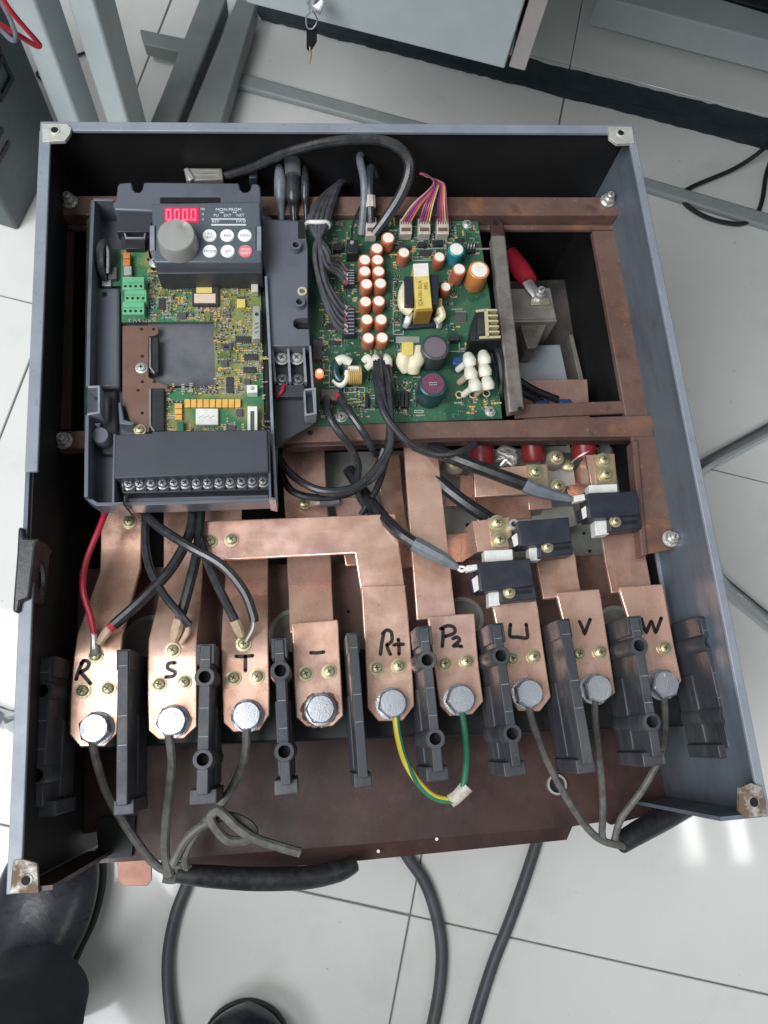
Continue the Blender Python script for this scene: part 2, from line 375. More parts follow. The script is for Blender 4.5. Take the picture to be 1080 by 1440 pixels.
# ------------------------------------------------------------------ mesh building
class B:
    """collects faces; becomes one mesh object"""
    def __init__(self):
        self.v, self.f, self.mi, self.m = [], [], [], 0

    def add(self, vs, fs):
        k = len(self.v)
        self.v += [Vector(p) for p in vs]
        for q in fs:
            self.f.append([k + i for i in q])
            self.mi.append(self.m)
        return self

    def prism(self, top, dz=None, bot=None):
        """polygon given counter-clockwise seen from above, carried down by dz (or to the points bot)"""
        n = len(top)
        top = [Vector(p) for p in top]
        a = sum((top[i].x * top[(i + 1) % n].y - top[(i + 1) % n].x * top[i].y) for i in range(n))
        if bot is None:
            bot = [p - Vector((0, 0, dz)) for p in top]
        if a < 0:
            top, bot = top[::-1], bot[::-1]
        fs = [list(range(n)), list(range(2 * n - 1, n - 1, -1))]
        for i in range(n):
            j = (i + 1) % n
            fs.append([i, n + i, n + j, j])
        return self.add(top + list(bot), fs)

    def box(self, c, s, rz=0.0, rx=0.0, ry=0.0):
        mtx = Matrix.Translation(Vector(c)) @ Matrix.Rotation(rz, 4, 'Z') @ Matrix.Rotation(ry, 4, 'Y') @ Matrix.Rotation(rx, 4, 'X')
        x, y, z = s[0] / 2, s[1] / 2, s[2] / 2
        vs = [mtx @ Vector(p) for p in ((-x, -y, -z), (x, -y, -z), (x, y, -z), (-x, y, -z), (-x, -y, z), (x, -y, z), (x, y, z), (-x, y, z))]
        return self.add(vs, [(0, 3, 2, 1), (4, 5, 6, 7), (0, 1, 5, 4), (1, 2, 6, 5), (2, 3, 7, 6), (3, 0, 4, 7)])

    def bx(self, x0, y0, z0, x1, y1, z1):
        return self.box(((x0 + x1) / 2, (y0 + y1) / 2, (z0 + z1) / 2), (abs(x1 - x0), abs(y1 - y0), abs(z1 - z0)))

    def lathe(self, prof, p0=(0, 0, 0), axis=(0, 0, 1), seg=20, cap=True, closed=False):
        """profile of (radius, height) along axis from p0"""
        ax = Vector(axis).normalized()
        u = ax.orthogonal().normalized() if abs(ax.z) < 0.99 else Vector((1, 0, 0))
        w = ax.cross(u)
        p0 = Vector(p0)
        vs, fs = [], []
        for r, h in prof:
            for k in range(seg):
                a = 2 * math.pi * k / seg
                vs.append(p0 + ax * h + (u * math.cos(a) + w * math.sin(a)) * r)
        n = len(prof)
        for i in range(n if closed else n - 1):
            j = (i + 1) % n
            for k in range(seg):
                l = (k + 1) % seg
                fs.append((i * seg + k, i * seg + l, j * seg + l, j * seg + k))
        if cap and not closed:
            fs.append(tuple(range(seg - 1, -1, -1)))
            fs.append(tuple((n - 1) * seg + k for k in range(seg)))
        return self.add(vs, fs)

    def cyl(self, p0, p1, r, r1=None, seg=16):
        d = Vector(p1) - Vector(p0)
        return self.lathe([(r, 0), (r if r1 is None else r1, d.length)], p0, d, seg)

    def tube(self, pts, r, seg=10, steps=6, smooth=True, flat=None):
        """round tube through points; r a number or one per point; flat squashes it"""
        pts = [Vector(p) for p in pts]
        n = len(pts)
        rs = list(r) if isinstance(r, (list, tuple)) else [r] * n
        path, rr = [], []
        if smooth and n > 2:
            for i in range(n - 1):
                a, b, c, d = pts[max(i - 1, 0)], pts[i], pts[i + 1], pts[min(i + 2, n - 1)]
                for s in range(steps):
                    t = s / steps
                    path.append(0.5 * (2 * b + (c - a) * t + (2 * a - 5 * b + 4 * c - d) * t * t + (3 * b - a - 3 * c + d) * t ** 3))
                    rr.append(rs[i] + (rs[i + 1] - rs[i]) * t)
            path.append(pts[-1])
            rr.append(rs[-1])
        else:
            path, rr = pts, rs
        m = len(path)
        t0 = (path[1] - path[0]).normalized()
        u = t0.orthogonal().normalized()
        if flat:
            u = Vector((0, 0, 1)) - t0 * t0.z
            u.normalize()
        vs, fs = [], []
        for i in range(m):
            t = (path[min(i + 1, m - 1)] - path[max(i - 1, 0)]).normalized()
            u = (u - t * u.dot(t)).normalized()
            w = t.cross(u)
            for k in range(seg):
                a = 2 * math.pi * k / seg
                vs.append(path[i] + (u * math.cos(a) * (flat or 1) + w * math.sin(a)) * rr[i])
        for i in range(m - 1):
            for k in range(seg):
                l = (k + 1) % seg
                fs.append((i * seg + k, i * seg + l, (i + 1) * seg + l, (i + 1) * seg + k))
        fs.append(tuple(range(seg - 1, -1, -1)))
        fs.append(tuple((m - 1) * seg + k for k in range(seg)))
        return self.add(vs, fs)

    def ribbon(self, pts, w, dz, closed=False):
        """flat strip of width w along points (all at top level), carried down by dz"""
        pts = [Vector(p) for p in pts]
        n = len(pts)
        lft, rgt = [], []
        for i in range(n):
            a = pts[(i - 1) % n] if closed else pts[max(i - 1, 0)]
            b = pts[(i + 1) % n] if closed else pts[min(i + 1, n - 1)]
            d1 = (pts[i] - a).to_2d()
            d2 = (b - pts[i]).to_2d()
            d1 = d1.normalized() if d1.length > 1e-9 else d2.normalized()
            d2 = d2.normalized() if d2.length > 1e-9 else d1
            t = (d1 + d2).normalized()
            nn = Vector((-t.y, t.x))
            k = w / 2 / max(0.5, abs(nn.dot(Vector((-d1.y, d1.x)))))
            o = Vector((nn.x * k, nn.y * k, 0))
            lft.append(pts[i] + o)
            rgt.append(pts[i] - o)
        dn = Vector((0, 0, dz))
        vs = lft + rgt + [p - dn for p in lft] + [p - dn for p in rgt]
        fs = []
        for i in range(n if closed else n - 1):
            j = (i + 1) % n
            fs += [(i, n + i, n + j, j), (2 * n + i, 2 * n + j, 3 * n + j, 3 * n + i), (i, j, 2 * n + j, 2 * n + i), (n + i, 3 * n + i, 3 * n + j, n + j)]
        if not closed:
            fs += [(0, 2 * n, 3 * n, n), (n - 1, 2 * n - 1, 4 * n - 1, 3 * n - 1)]
        return self.add(vs, fs)


BASE = {}          # world position of each object's origin


def to_mesh(name, b, mats, origin):
    me = bpy.data.meshes.new(name)
    me.from_pydata([tuple(p - origin) for p in b.v], [], b.f)
    for m in mats:
        me.materials.append(m)
    me.polygons.foreach_set('material_index', b.mi)
    me.polygons.foreach_set('use_smooth', [True] * len(b.f))
    me.update()
    me.set_sharp_from_angle(angle=rad(38))
    return me


def link(name, data, parent, origin):
    o = bpy.data.objects.new(name, data)
    COL.objects.link(o)
    if parent:
        o.parent = parent
        o.location = Vector(origin) - BASE[parent]
    else:
        o.location = origin
    BASE[o] = Vector(origin)
    return o


def obj(name, b, mats, parent=None, bevel=0, label=None, origin=None, kind=None, seg=2):
    if not isinstance(mats, (list, tuple)):
        mats = [mats]
    if origin is None:
        if parent:
            origin = BASE[parent]
        else:
            lo = [min(p[i] for p in b.v) for i in range(3)]
            hi = [max(p[i] for p in b.v) for i in range(3)]
            origin = Vector(((lo[0] + hi[0]) / 2, (lo[1] + hi[1]) / 2, lo[2]))
    o = link(name, to_mesh(name, b, mats, Vector(origin)), parent, origin)
    if bevel:
        md = o.modifiers.new('bevel', 'BEVEL')
        md.width = bevel
        md.segments = seg
        md.limit_method = 'ANGLE'
        md.angle_limit = rad(40)
    if label:
        o['label'] = label
    if kind:
        o['kind'] = kind
    return o


def thing(name, label, cat, loc, group=None):
    o = link(name, None, None, Vector(loc))
    o.empty_display_size = 0.01
    return tag(o, label, cat, group)


def tag(o, label, cat, group=None):
    o['label'] = label
    o['category'] = cat
    if group:
        o['group'] = group
    return o


def inst(src, parent, loc, rz=0.0, sc=None):
    """a copy of a small part that shares its mesh data"""
    o = src.copy()
    COL.objects.link(o)
    o.parent = parent
    o.location = Vector(loc) - BASE[parent]
    o.rotation_euler = (0, 0, rz)
    if sc:
        o.scale = (sc, sc, sc)
    BASE[o] = Vector(loc)
    return o


def lettering(name, s, size, c, material, parent, depth=0.0002, rz=0.0):
    cu = bpy.data.curves.new(name, 'FONT')
    cu.body = s
    cu.size = size
    cu.align_x = 'CENTER'
    cu.align_y = 'CENTER'
    cu.extrude = depth
    cu.resolution_u = 3
    t = bpy.data.objects.new(name, cu)
    me = bpy.data.meshes.new_from_object(t)
    bpy.data.objects.remove(t)
    me.materials.clear()
    me.materials.append(material)
    o = link(name, me, parent, Vector(c))
    o.rotation_euler = (0, 0, rz)
    return o


def PX(pts, z):
    return [at(x, y, z) for x, y in pts]


def P3(pts):
    return [at(*p) for p in pts]


# ---- small hardware, built once at the first use and shared afterwards
class Kit:
    def __init__(self, name, build, mats):
        self.name, self.build, self.mats, self.first = name, build, mats, None

    def put(self, parent, loc, rz=None, sc=None, label=None):
        rz = RND.uniform(0, 1.5) if rz is None else rz
        if self.first is None:
            b = B()
            self.build(b)
            me = to_mesh(self.name, b, self.mats, Vector())
            o = link(self.name, me, parent, loc)
            o.rotation_euler = (0, 0, rz)
            if sc:
                o.scale = (sc, sc, sc)
            self.first = o
        else:
            o = inst(self.first, parent, loc, rz, sc)
            if 'label' in o.keys():
                del o['label']
        if label:
            o['label'] = label
        return o


def screw_shape(b):
    b.m = 0
    b.lathe([(0.0052, 0), (0.0052, 0.0009), (0.0036, 0.0010), (0.0036, 0.0016), (0.0037, 0.0024), (0.0034, 0.0034), (0.0024, 0.0040), (0.0008, 0.0042)], seg=20)
    b.m = 1
    b.box((0, 0, 0.00395), (0.0036, 0.0009, 0.0008))
    b.box((0, 0, 0.00398), (0.0009, 0.0036, 0.0008))


def hexbolt_shape(b):
    b.m = 0
    b.lathe([(0.0108, 0), (0.0108, 0.0016), (0.0100, 0.0019)], seg=28)           # washer
    b.lathe([(0.0088, 0.0019), (0.0088, 0.0036), (0.0083, 0.0038)], seg=28)       # spring washer
    b.lathe([(0.0101, 0.0038), (0.0104, 0.0046), (0.0104, 0.0095), (0.0090, 0.0108), (0.0088, 0.0109)], seg=6)
    b.lathe([(0.0086, 0.0108), (0.0084, 0.0113), (0.0040, 0.01145)], seg=28)
    for k in range(3):                                                            # raised grade marks
        a = 2.1 * k + 0.4
        b.box((0.0058 * math.cos(a), 0.0058 * math.sin(a), 0.0114), (0.0026, 0.0007, 0.0006), a)
    for k in range(4):
        b.box((-0.0028 + 0.0019 * k, -0.001, 0.01145), (0.0009, 0.0024, 0.0005), 0.3)


def pcbscrew_shape(b):
    b.m = 0
    b.lathe([(0.0042, 0), (0.0042, 0.0007), (0.0032, 0.0008), (0.0032, 0.002), (0.0025, 0.0028), (0.0006, 0.0030)], seg=18)
    b.m = 1
    b.box((0, 0, 0.0028), (0.0032, 0.0008, 0.0007))
    b.box((0, 0, 0.0028), (0.0008, 0.0032, 0.0007))


def nut_shape(b):
    b.m = 0
    b.lathe([(0.0062, 0), (0.0062, 0.001)], seg=20)
    b.lathe([(0.0050, 0.001), (0.0050, 0.0045), (0.0044, 0.0052)], seg=6)
    b.lathe([(0.0030, 0.005), (0.0030, 0.009), (0.0024, 0.0096)], seg=12)
    b.m = 1
    b.box((0, 0, 0.0095), (0.0034, 0.0008, 0.0006))


SCREW = Kit('screw', screw_shape, [M['yzinc'], M['recess']])
BOLT = Kit('hex_bolt', hexbolt_shape, [M['steel']])
PSCREW = Kit('screw', pcbscrew_shape, [M['tin'], M['recess']])
DSCREW = Kit('screw', pcbscrew_shape, [M['dsteel'], M['hole']])
NUT = Kit('hex_nut', nut_shape, [M['tin'], M['recess']])


# ================================================================== floor
ZF = -0.44
D1 = Vector((0.9562, -0.2927, 0))
D2 = Vector((0.2927, 0.9562, 0))
O0 = at(577, 1287, ZF)
T = 0.5993
fl = B()
fl.box((0.3, 0.3, ZF - 0.0225), (9, 9, 0.04))
floor = obj('floor', fl, M['grout'], origin=(0, 0, ZF - 0.05), kind='structure')
tb = B()
tb.bx(0, 0, -0.004, T - 0.0017, T - 0.0017, 0)
tile0 = None
for i in range(-4, 4):
    for j in range(-3, 4):
        p = O0 + D1 * (i * T + 0.0008) + D2 * (j * T + 0.0008) + Vector((0, 0, RND.uniform(0, 0.0004)))
        ang = math.atan2(D1.y, D1.x)
        if tile0 is None:
            tile0 = link('tile', to_mesh('tile', tb, [M['tile']], Vector()), floor, p)
            tile0.rotation_euler = (0, 0, ang)
            md = tile0.modifiers.new('bevel', 'BEVEL')
            md.width = 0.001
            md.segments = 1
        else:
            inst(tile0, floor, p, ang)


def ragged(pts, z, amp, n, seed):
    r = random.Random(seed)
    out = []
    for k in range(len(pts)):
        a, b = at(*pts[k], z), at(*pts[(k + 1) % len(pts)], z)
        for s in range(n):
            q = a.lerp(b, s / n)
            out.append(q + Vector((r.uniform(-amp, amp), r.uniform(-amp, amp), 0)))
    return out


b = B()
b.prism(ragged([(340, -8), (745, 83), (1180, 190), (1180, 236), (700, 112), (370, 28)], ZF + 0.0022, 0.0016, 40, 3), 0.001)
tag(obj('floor_band', b, M['stripdark']), 'dark band lying across the shaded floor under the desk', 'tape')  # dark ragged-edged band just above the tiles

# ================================================================== desk, key
desk = thing('desk', 'pale grey steel desk standing over the shaded floor behind the opened drive', 'desk', at(300, 20, ZF))
ang = math.atan2(D1.y, D1.x)


def along(p, a, c, z=None):
    q = p + D1 * a + D2 * c
    return Vector((q.x, q.y, p.z if z is None else z))


PF0 = at(350, -15, -0.15)
PF1 = at(716, 79, -0.15)
pw = (PF1 - PF0).length
dd1 = (PF1 - PF0).normalized()
dd2 = Vector((-dd1.y, dd1.x, 0))
b = B()
b.prism([PF0 - dd1 * 0.18 - dd2 * 0.25 + Vector((0, 0, 0.465)), PF0 + dd1 * 1.75 - dd2 * 0.25 + Vector((0, 0, 0.465)), PF0 + dd1 * 1.75 + dd2 * 0.75 + Vector((0, 0, 0.465)),
         PF0 - dd1 * 0.32 + dd2 * 0.75 + Vector((0, 0, 0.465)), PF0 - dd1 * 0.32 - dd2 * 0.25 + Vector((0, 0, 0.465))], 0.025)
obj('tabletop', b, M['desk'], desk, 0.003)  # front overhang stretched out, unseen, to deepen the shade on the floor
b = B()
b.prism([PF0 + dd1 * 0.0 + dd2 * 0.70 + Vector((0, 0, 0.44)), PF0 + dd1 * 1.75 + dd2 * 0.70 + Vector((0, 0, 0.44)), PF0 + dd1 * 1.75 + dd2 * 0.72 + Vector((0, 0, 0.44)), PF0 + dd1 * 0.0 + dd2 * 0.72 + Vector((0, 0, 0.44))], 0.66)
obj('rear_shade_panel', b, M['desk_dim'], desk, 0.002)  # unseen panel added to stop light coming in from behind
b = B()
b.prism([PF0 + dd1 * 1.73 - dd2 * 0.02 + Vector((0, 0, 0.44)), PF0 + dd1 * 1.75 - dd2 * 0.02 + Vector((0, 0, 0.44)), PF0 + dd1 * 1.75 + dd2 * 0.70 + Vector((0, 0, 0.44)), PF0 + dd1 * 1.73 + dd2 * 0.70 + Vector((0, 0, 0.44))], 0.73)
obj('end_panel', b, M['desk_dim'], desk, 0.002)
b = B()
wz = PF0.z + 0.465
wp = [Vector((0.60, 0.06, wz)), Vector((1.55, -0.10, wz)), PF0 + dd1 * 1.75 - dd2 * 0.251 + Vector((0, 0, 0.465)), PF0 + dd1 * 0.46 - dd2 * 0.251 + Vector((0, 0, 0.465))]
b.prism(wp, 0.025)
obj('shade_wing', b, M['desk'], desk, 0.003)  # unseen wing added to the desk to shade the floor at right
for q in ((1.48, -0.06), (0.72, 0.08)):
    b = B()
    b.box((q[0] + 0.0, q[1] + 0.02, (wz - 0.026 + ZF) / 2), (0.04, 0.04, wz - 0.026 - ZF), ang)
    if q[0] > 1:
        obj('post', b, M['desk'], desk, 0.003)  # leg added under the unseen shading wing
b = B()
b.prism([PF0, PF1, PF1 + dd2 * 0.42, PF0 + dd2 * 0.42], -0.435)
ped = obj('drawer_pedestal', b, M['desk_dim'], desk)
b = B()
b.prism([PF0 - dd2 * 0.018 + dd1 * 0.002, PF1 - dd2 * 0.018 - dd1 * 0.002, PF1 - dd2 * 0.001 - dd1 * 0.002, PF0 - dd2 * 0.001 + dd1 * 0.002], -0.43)
obj('drawer_front', b, M['desk'], ped, 0.0015)
b = B()
sp = at(742, 83, -0.15)
wd = (sp - PF1).dot(dd1)
b.prism([PF1 + dd1 * 0.002 - dd2 * 0.014, PF1 + dd1 * wd - dd2 * 0.014, PF1 + dd1 * wd + dd2 * 0.42, PF1 + dd1 * 0.002 + dd2 * 0.42], -0.43)
obj('side_panel', b, M['deskedge'], ped, 0.001)
for px in (135, 197):
    b = B()
    f = at(px, 235, ZF)
    b.box((f.x, f.y, (0.29 + ZF) / 2), (0.030, 0.046, 0.29 - ZF), ang)
    obj('post', b, M['desk'], desk, 0.003)
for q in ([(281, -4), (320, -4), (252, 166), (238, 220), (190, 220), (228, 130)], [(333, -4), (362, 4), (313, 170), (296, 225), (240, 225), (263, 167)]):
    b = B()
    b.prism(PX(q, -0.40), 0.03)
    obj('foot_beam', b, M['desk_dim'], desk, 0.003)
b = B()
b.prism(PX([(196, 40), (262, 54), (258, 74), (203, 62)], -0.405), 0.02)
obj('cross_rail', b, M['desk_dim'], desk, 0.002)
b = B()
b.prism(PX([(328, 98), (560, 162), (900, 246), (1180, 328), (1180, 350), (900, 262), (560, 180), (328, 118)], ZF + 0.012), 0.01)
obj('low_strip', b, M['desk_mid'], desk, 0.003)  # long pale strip lying low across the floor
b = B()
b.prism(PX([(840, -6), (1000, -6), (1180, 48), (1180, 84)], -0.38), 0.05)
obj('low_strip', b, M['desk'], desk, 0.003)
b = B()
b.prism(PX([(985, -40), (1180, -40), (1180, 40), (1004, -8)], -0.395), 0.035)
obj('back_panel', b, M['navy'], desk, 0.003)

key = thing('key', 'key on a small black fob hanging from the lock of the desk drawer', 'key', at(440, 8, -0.109))
b = B()
b.cyl(at(444, -6, -0.102), at(440, 14, -0.116), 0.006, 0.0045)
b.tube([at(447, -3, -0.104), at(443, 8, -0.109), at(441, 13, -0.112)], 0.0085, flat=0.35)
obj('bow', b, M['steel'], key)
b = B()
b.tube(P3([(440, 14, -0.116), (431, 24, -0.124), (432, 38, -0.134), (440, 40, -0.135), (446, 28, -0.128), (440, 15, -0.116)]), 0.0008, 6)
obj('ring', b, M['steel'], key)
b = B()
b.prism([at(431, 34, -0.132), at(445, 36, -0.134), at(446, 52, -0.146), at(436, 68, -0.160), at(431, 62, -0.154)], 0.006)
obj('fob', b, M['black'], key, 0.001)
b = B()
b.tube(P3([(436, 64, -0.157), (437, 78, -0.169), (435, 89, -0.179)]), 0.0022, 6, flat=0.5)
obj('blade', b, M['gold'], key)

# ================================================================== cabinet at the left edge, leads on it, thin cord
t = thing('equipment_cabinet', 'slate grey equipment cabinet with a black framed socket standing beside the desk posts', 'cabinet', at(10, 300, ZF))
c0 = at(25, 325, ZF)
c1 = at(66, 246, ZF)
dv = c1 - c0
nv = Vector((-dv.y, dv.x, 0)).normalized()
hgt = 0.30
b = B()
b.prism([c0 + Vector((0, 0, hgt)), c0 + nv * 0.3 + Vector((0, 0, hgt)), c1 + nv * 0.3 + dv * 0.6 + Vector((0, 0, hgt)), c1 + dv * 0.6 + Vector((0, 0, hgt))], hgt)
obj('body', b, M['tower'], t, 0.004)


def on_face(u, v, off=0.0):
    """point on the cabinet's visible side: u along it, v above the floor"""
    return c0 + dv * u - nv * off + Vector((0, 0, v))


b = B()
for (u0, v0, u1, v1) in ((0.78, 0.148, 0.83, 0.215), (1.10, 0.148, 1.15, 0.215), (0.83, 0.148, 1.10, 0.155), (0.83, 0.208, 1.10, 0.215), (0.83, 0.178, 1.10, 0.186)):
    b.prism([on_face(u0, v1, 0.003), on_face(u1, v1, 0.003), on_face(u1, v1, -0.001), on_face(u0, v1, -0.001)], v1 - v0)
obj('socket_frame', b, M['black'], t)
b = B()
for a in range(9):
    for c in range(6):
        p = on_face(0.10 + 0.06 * a, 0.10 + 0.022 * c, 0.0004)
        b.lathe([(0.0042, 0), (0.0042, 0.0008)], p, -nv, 8)
obj('perforation', b, M['black'], t, kind='stuff')
b = B()
b.tube(P3([(-12, -30, -0.10), (10, 8, -0.12), (34, 38, -0.14), (55, 62, -0.16), (50, 64, -0.16), (30, 52, -0.15), (-14, 26, -0.13)]), 0.0026, 8)
tag(obj('test_lead', b, M['red']), 'pink red test lead looped over the slate cabinet', 'cable')
b = B()
b.tube(P3([(-6, -10, -0.13), (12, 22, -0.135), (22, 50, -0.14), (16, 56, -0.14), (-4, 36, -0.14)]), 0.0024, 8)
tag(obj('test_lead', b, M['sleeve']), 'grey lead looped beside the pink one on the slate cabinet', 'cable')
b = B()
b.tube(P3([(125, 72, ZF + .004), (88, 85, ZF + .004), (70, 91, ZF + .004), (52, 103, ZF + .004), (60, 112, ZF + .004), (86, 128, ZF + .004), (104, 145, ZF + .004), (112, 161, ZF + .004), (100, 172, ZF + .004)]), 0.0019, 6)
b.cyl(at(74, 89, ZF + .004), at(80, 87, ZF + .004), 0.0032)
tag(obj('thin_cable', b, M['cable']), 'thin brown black cord lying on the floor between cabinet and desk posts', 'cord')

# ================================================================== cables on the floor
b = B()
b.tube(P3([(1130, 150, -.40), (1080, 204, -.41), (1035, 236, -.43), (975, 262, ZF + .006), (958, 275, ZF + .006), (970, 292, ZF + .006), (1000, 308, ZF + .006), (1040, 315, ZF + .006), (1062, 304, ZF + .006), (1072, 280, ZF + .006), (1079, 240, ZF + .008), (1100, 190, ZF + .02)]), 0.0034, 8)
tag(obj('floor_cable', b, M['cable']), 'thin dark cable curled in a loop on the shaded floor right of the drive', 'cable')
FCZ = ZF + 0.0065
b = B()
b.tube([at(x, y, FCZ) for x, y in ((300, 1120), (276, 1200), (262, 1245), (247, 1285), (237, 1335), (236, 1385), (243, 1450), (255, 1500))], 0.0063, 10)
tag(obj('floor_cable', b, M['floorcable']), 'grey rubber cable curving down the tiles next to the shoes', 'cable')
b = B()
b.tube([at(x, y, FCZ) for x, y in ((540, 1150), (572, 1203), (597, 1240), (613, 1285), (621, 1335), (618, 1390), (607, 1450), (600, 1490))], 0.0066, 10)
tag(obj('floor_cable', b, M['floorcable']), 'grey rubber cable bowing to the right across the tile joint below the drive', 'cable')
b = B()
b.tube([at(x, y, FCZ) for x, y in ((765, 1150), (753, 1190), (735, 1245), (715, 1300), (695, 1350), (677, 1405), (664, 1450))], 0.0064, 10)
tag(obj('floor_cable', b, M['floorcable']), 'grey rubber cable running straight and slanting below the drive', 'cable')

# ================================================================== stand under the drive
st = thing('tubular_stand', 'chrome tube stand under the drive with legs splayed onto the tiles', 'stand', (0.225, 0.257, ZF))
b = B()
b.bx(0.03, 0.06, -0.275, 0.42, 0.48, -0.232)
obj('seat', b, M['black'], st, 0.008)
for pts in ([(0.33, 0.36, -0.285), at(905, 697, -0.36), at(985, 655, ZF + .012), at(1130, 577, ZF + .012)],
            [(0.34, 0.26, -0.285), at(940, 752, -0.37), at(1018, 822, ZF + .012), at(1130, 915, ZF + .012)],
            [(0.10, 0.22, -0.285), at(60, 1000, -0.38), at(10, 1013, ZF + .012), at(-60, 980, ZF + .012)],
            [(0.12, 0.40, -0.285), (0.03, 0.46, -0.40), (-0.03, 0.50, ZF + .012), (-0.06, 0.53, ZF + .012)]):
    b = B()
    b.tube(pts, 0.0105, 14)
    obj('leg', b, M['chrome'], st)

# ================================================================== person: trousers and shoes at the bottom edge
person = thing('person', 'standing person in navy trousers and black leather shoes, partly below the picture', 'person', (-0.02, -0.32, ZF))


def loft(rings, seg=20, crease=0.0):
    b = B()
    vs, fs = [], []
    for c, u, w, ru, rw in rings:
        for k in range(seg):
            a = 2 * math.pi * k / seg
            f = 1 + crease * (math.sin(3 * a + len(vs) * 0.011) + 0.6 * math.sin(7 * a - len(vs) * 0.02))
            vs.append(Vector(c) + Vector(u) * math.cos(a) * ru * f + Vector(w) * math.sin(a) * rw * f)
    n = len(rings)
    for i in range(n - 1):
        for k in range(seg):
            l = (k + 1) % seg
            fs.append((i * seg + k, i * seg + l, (i + 1) * seg + l, (i + 1) * seg + k))
    fs.append(tuple(range(seg - 1, -1, -1)))
    fs.append(tuple((n - 1) * seg + k for k in range(seg)))
    b.add(vs, fs)
    return b


def shoe(heel, toe):
    """leather shoe from heel to toe on the floor"""
    h = Vector((heel[0], heel[1], 0))
    d = Vector((toe[0], toe[1], 0)) - h
    L = d.length
    d.normalize()
    w = Vector((-d.y, d.x, 0))
    up = Vector((0, 0, 1))
    prof = [(0.0, .022, .020, .030), (0.03, .031, .036, .034), (0.10, .034, .046, .047), (0.22, .034, .048, .050), (0.36, .034, .043, .045), (0.50, .040, .035, .038),
            (0.64, .048, .028, .031), (0.78, .049, .024, .027), (0.90, .042, .020, .022), (0.96, .030, .017, .019), (0.99, .015, .013, .015), (1.0, .004, .010, .012)]
    fine = []
    for k in range(len(prof) - 1):
        e = [prof[max(k - 1, 0)], prof[k], prof[k + 1], prof[min(k + 2, len(prof) - 1)]]
        for j in range(5):
            t = j / 5
            fine.append(tuple(0.5 * (2 * e[1][i] + (e[2][i] - e[0][i]) * t + (2 * e[0][i] - 5 * e[1][i] + 4 * e[2][i] - e[3][i]) * t * t + (3 * e[1][i] - e[0][i] - 3 * e[2][i] + e[3][i]) * t ** 3) for i in range(4)))
    prof = fine + [prof[-1]]
    r = [(h + d * (L * s) + up * (ZF + zc + 0.010), w, up, max(hw, 0.002), hz) for s, hw, hz, zc in prof]
    o = obj('shoe', loft(r, 32), M['leather'], person)
    b = B()
    out = [h + d * (L * s) + w * (hw * 1.0) for s, hw, _, _ in prof] + [h + d * (L * s) - w * (hw * 1.0) for s, hw, _, _ in prof[::-1]]
    b.prism([p + up * (ZF + 0.016) for p in out], 0.0155)
    obj('sole', b, M['sole'], o, 0.002)
    for s0 in (0.70, 0.715):
        q = min(prof, key=lambda e: abs(e[0] - s0))
        c = h + d * (L * q[0]) + up * (ZF + q[3] + 0.010)
        b = B()
        b.tube([c + w * math.cos(a) * q[1] * 1.004 + up * math.sin(a) * q[2] * 1.008 - d * 0.010 * math.sin(a) for a in [0.25 + 0.22 * i for i in range(13)]], 0.0007, 6)
        obj('seam', b, M['sole'], o)
    b = B()
    for k in range(4):
        s = 0.40 + 0.06 * k
        c = h + d * (L * s) + up * (ZF + 0.085 - 0.007 * k)
        b.tube([c - w * 0.012, c + up * 0.002, c + w * 0.012], 0.0016, 6)
    obj('lace', b, M['sole'], o)
    return o


S1 = at(62, 1420, ZF)
S1T = at(112, 1190, ZF)
shoe((S1.x - 0.03, S1.y - 0.06), (S1T.x - 0.008, S1T.y + 0.02))
S2 = at(350, 1396, ZF)
shoe((S2.x - 0.03, S2.y - 0.275), (S2.x, S2.y - 0.004))
X, Y = Vector((1, 0, 0)), Vector((0, 1, 0))


def leg_rings(ankle, knee, hip):
    r = []
    for k in range(15):
        s = k / 14
        if s < 0.5:
            p = Vector(ankle).lerp(Vector(knee), s / 0.5)
        else:
            p = Vector(knee).lerp(Vector(hip), (s - 0.5) / 0.5)
        fold = 0.0025 * math.sin(k * 2.4) * (1 if k < 8 else 0.3)
        r.append((p + Vector((0.004 * math.sin(k * 1.7), 0.004 * math.cos(k * 2.1), 0)), X, Y, 0.050 + 0.034 * s + fold * 1.6, 0.056 + 0.034 * s - fold * 1.6))
    return r


a1 = at(44, 1424, -0.355)
b1 = loft(leg_rings((a1.x, a1.y, -0.352), (a1.x - 0.01, a1.y - 0.035, 0.0), (-0.10, -0.42, 0.36)), 48, 0.05)
a2 = (S2.x - 0.026, S2.y - 0.20, -0.352)
b2 = loft(leg_rings(a2, (a2[0], a2[1] - 0.01, 0.0), (0.07, -0.46, 0.36)), 48, 0.05)
b3 = loft([((-0.01, -0.44, 0.30), X, Y, 0.15, 0.10), ((-0.01, -0.44, 0.36), X, Y, 0.175, 0.115), ((-0.01, -0.44, 0.46), X, Y, 0.165, 0.11), ((-0.01, -0.44, 0.50), X, Y, 0.155, 0.105)], 24)
bb = B()
for q in (b1, b2, b3):
    bb.add(q.v, q.f)
obj('trousers', bb, M['cloth'], person)

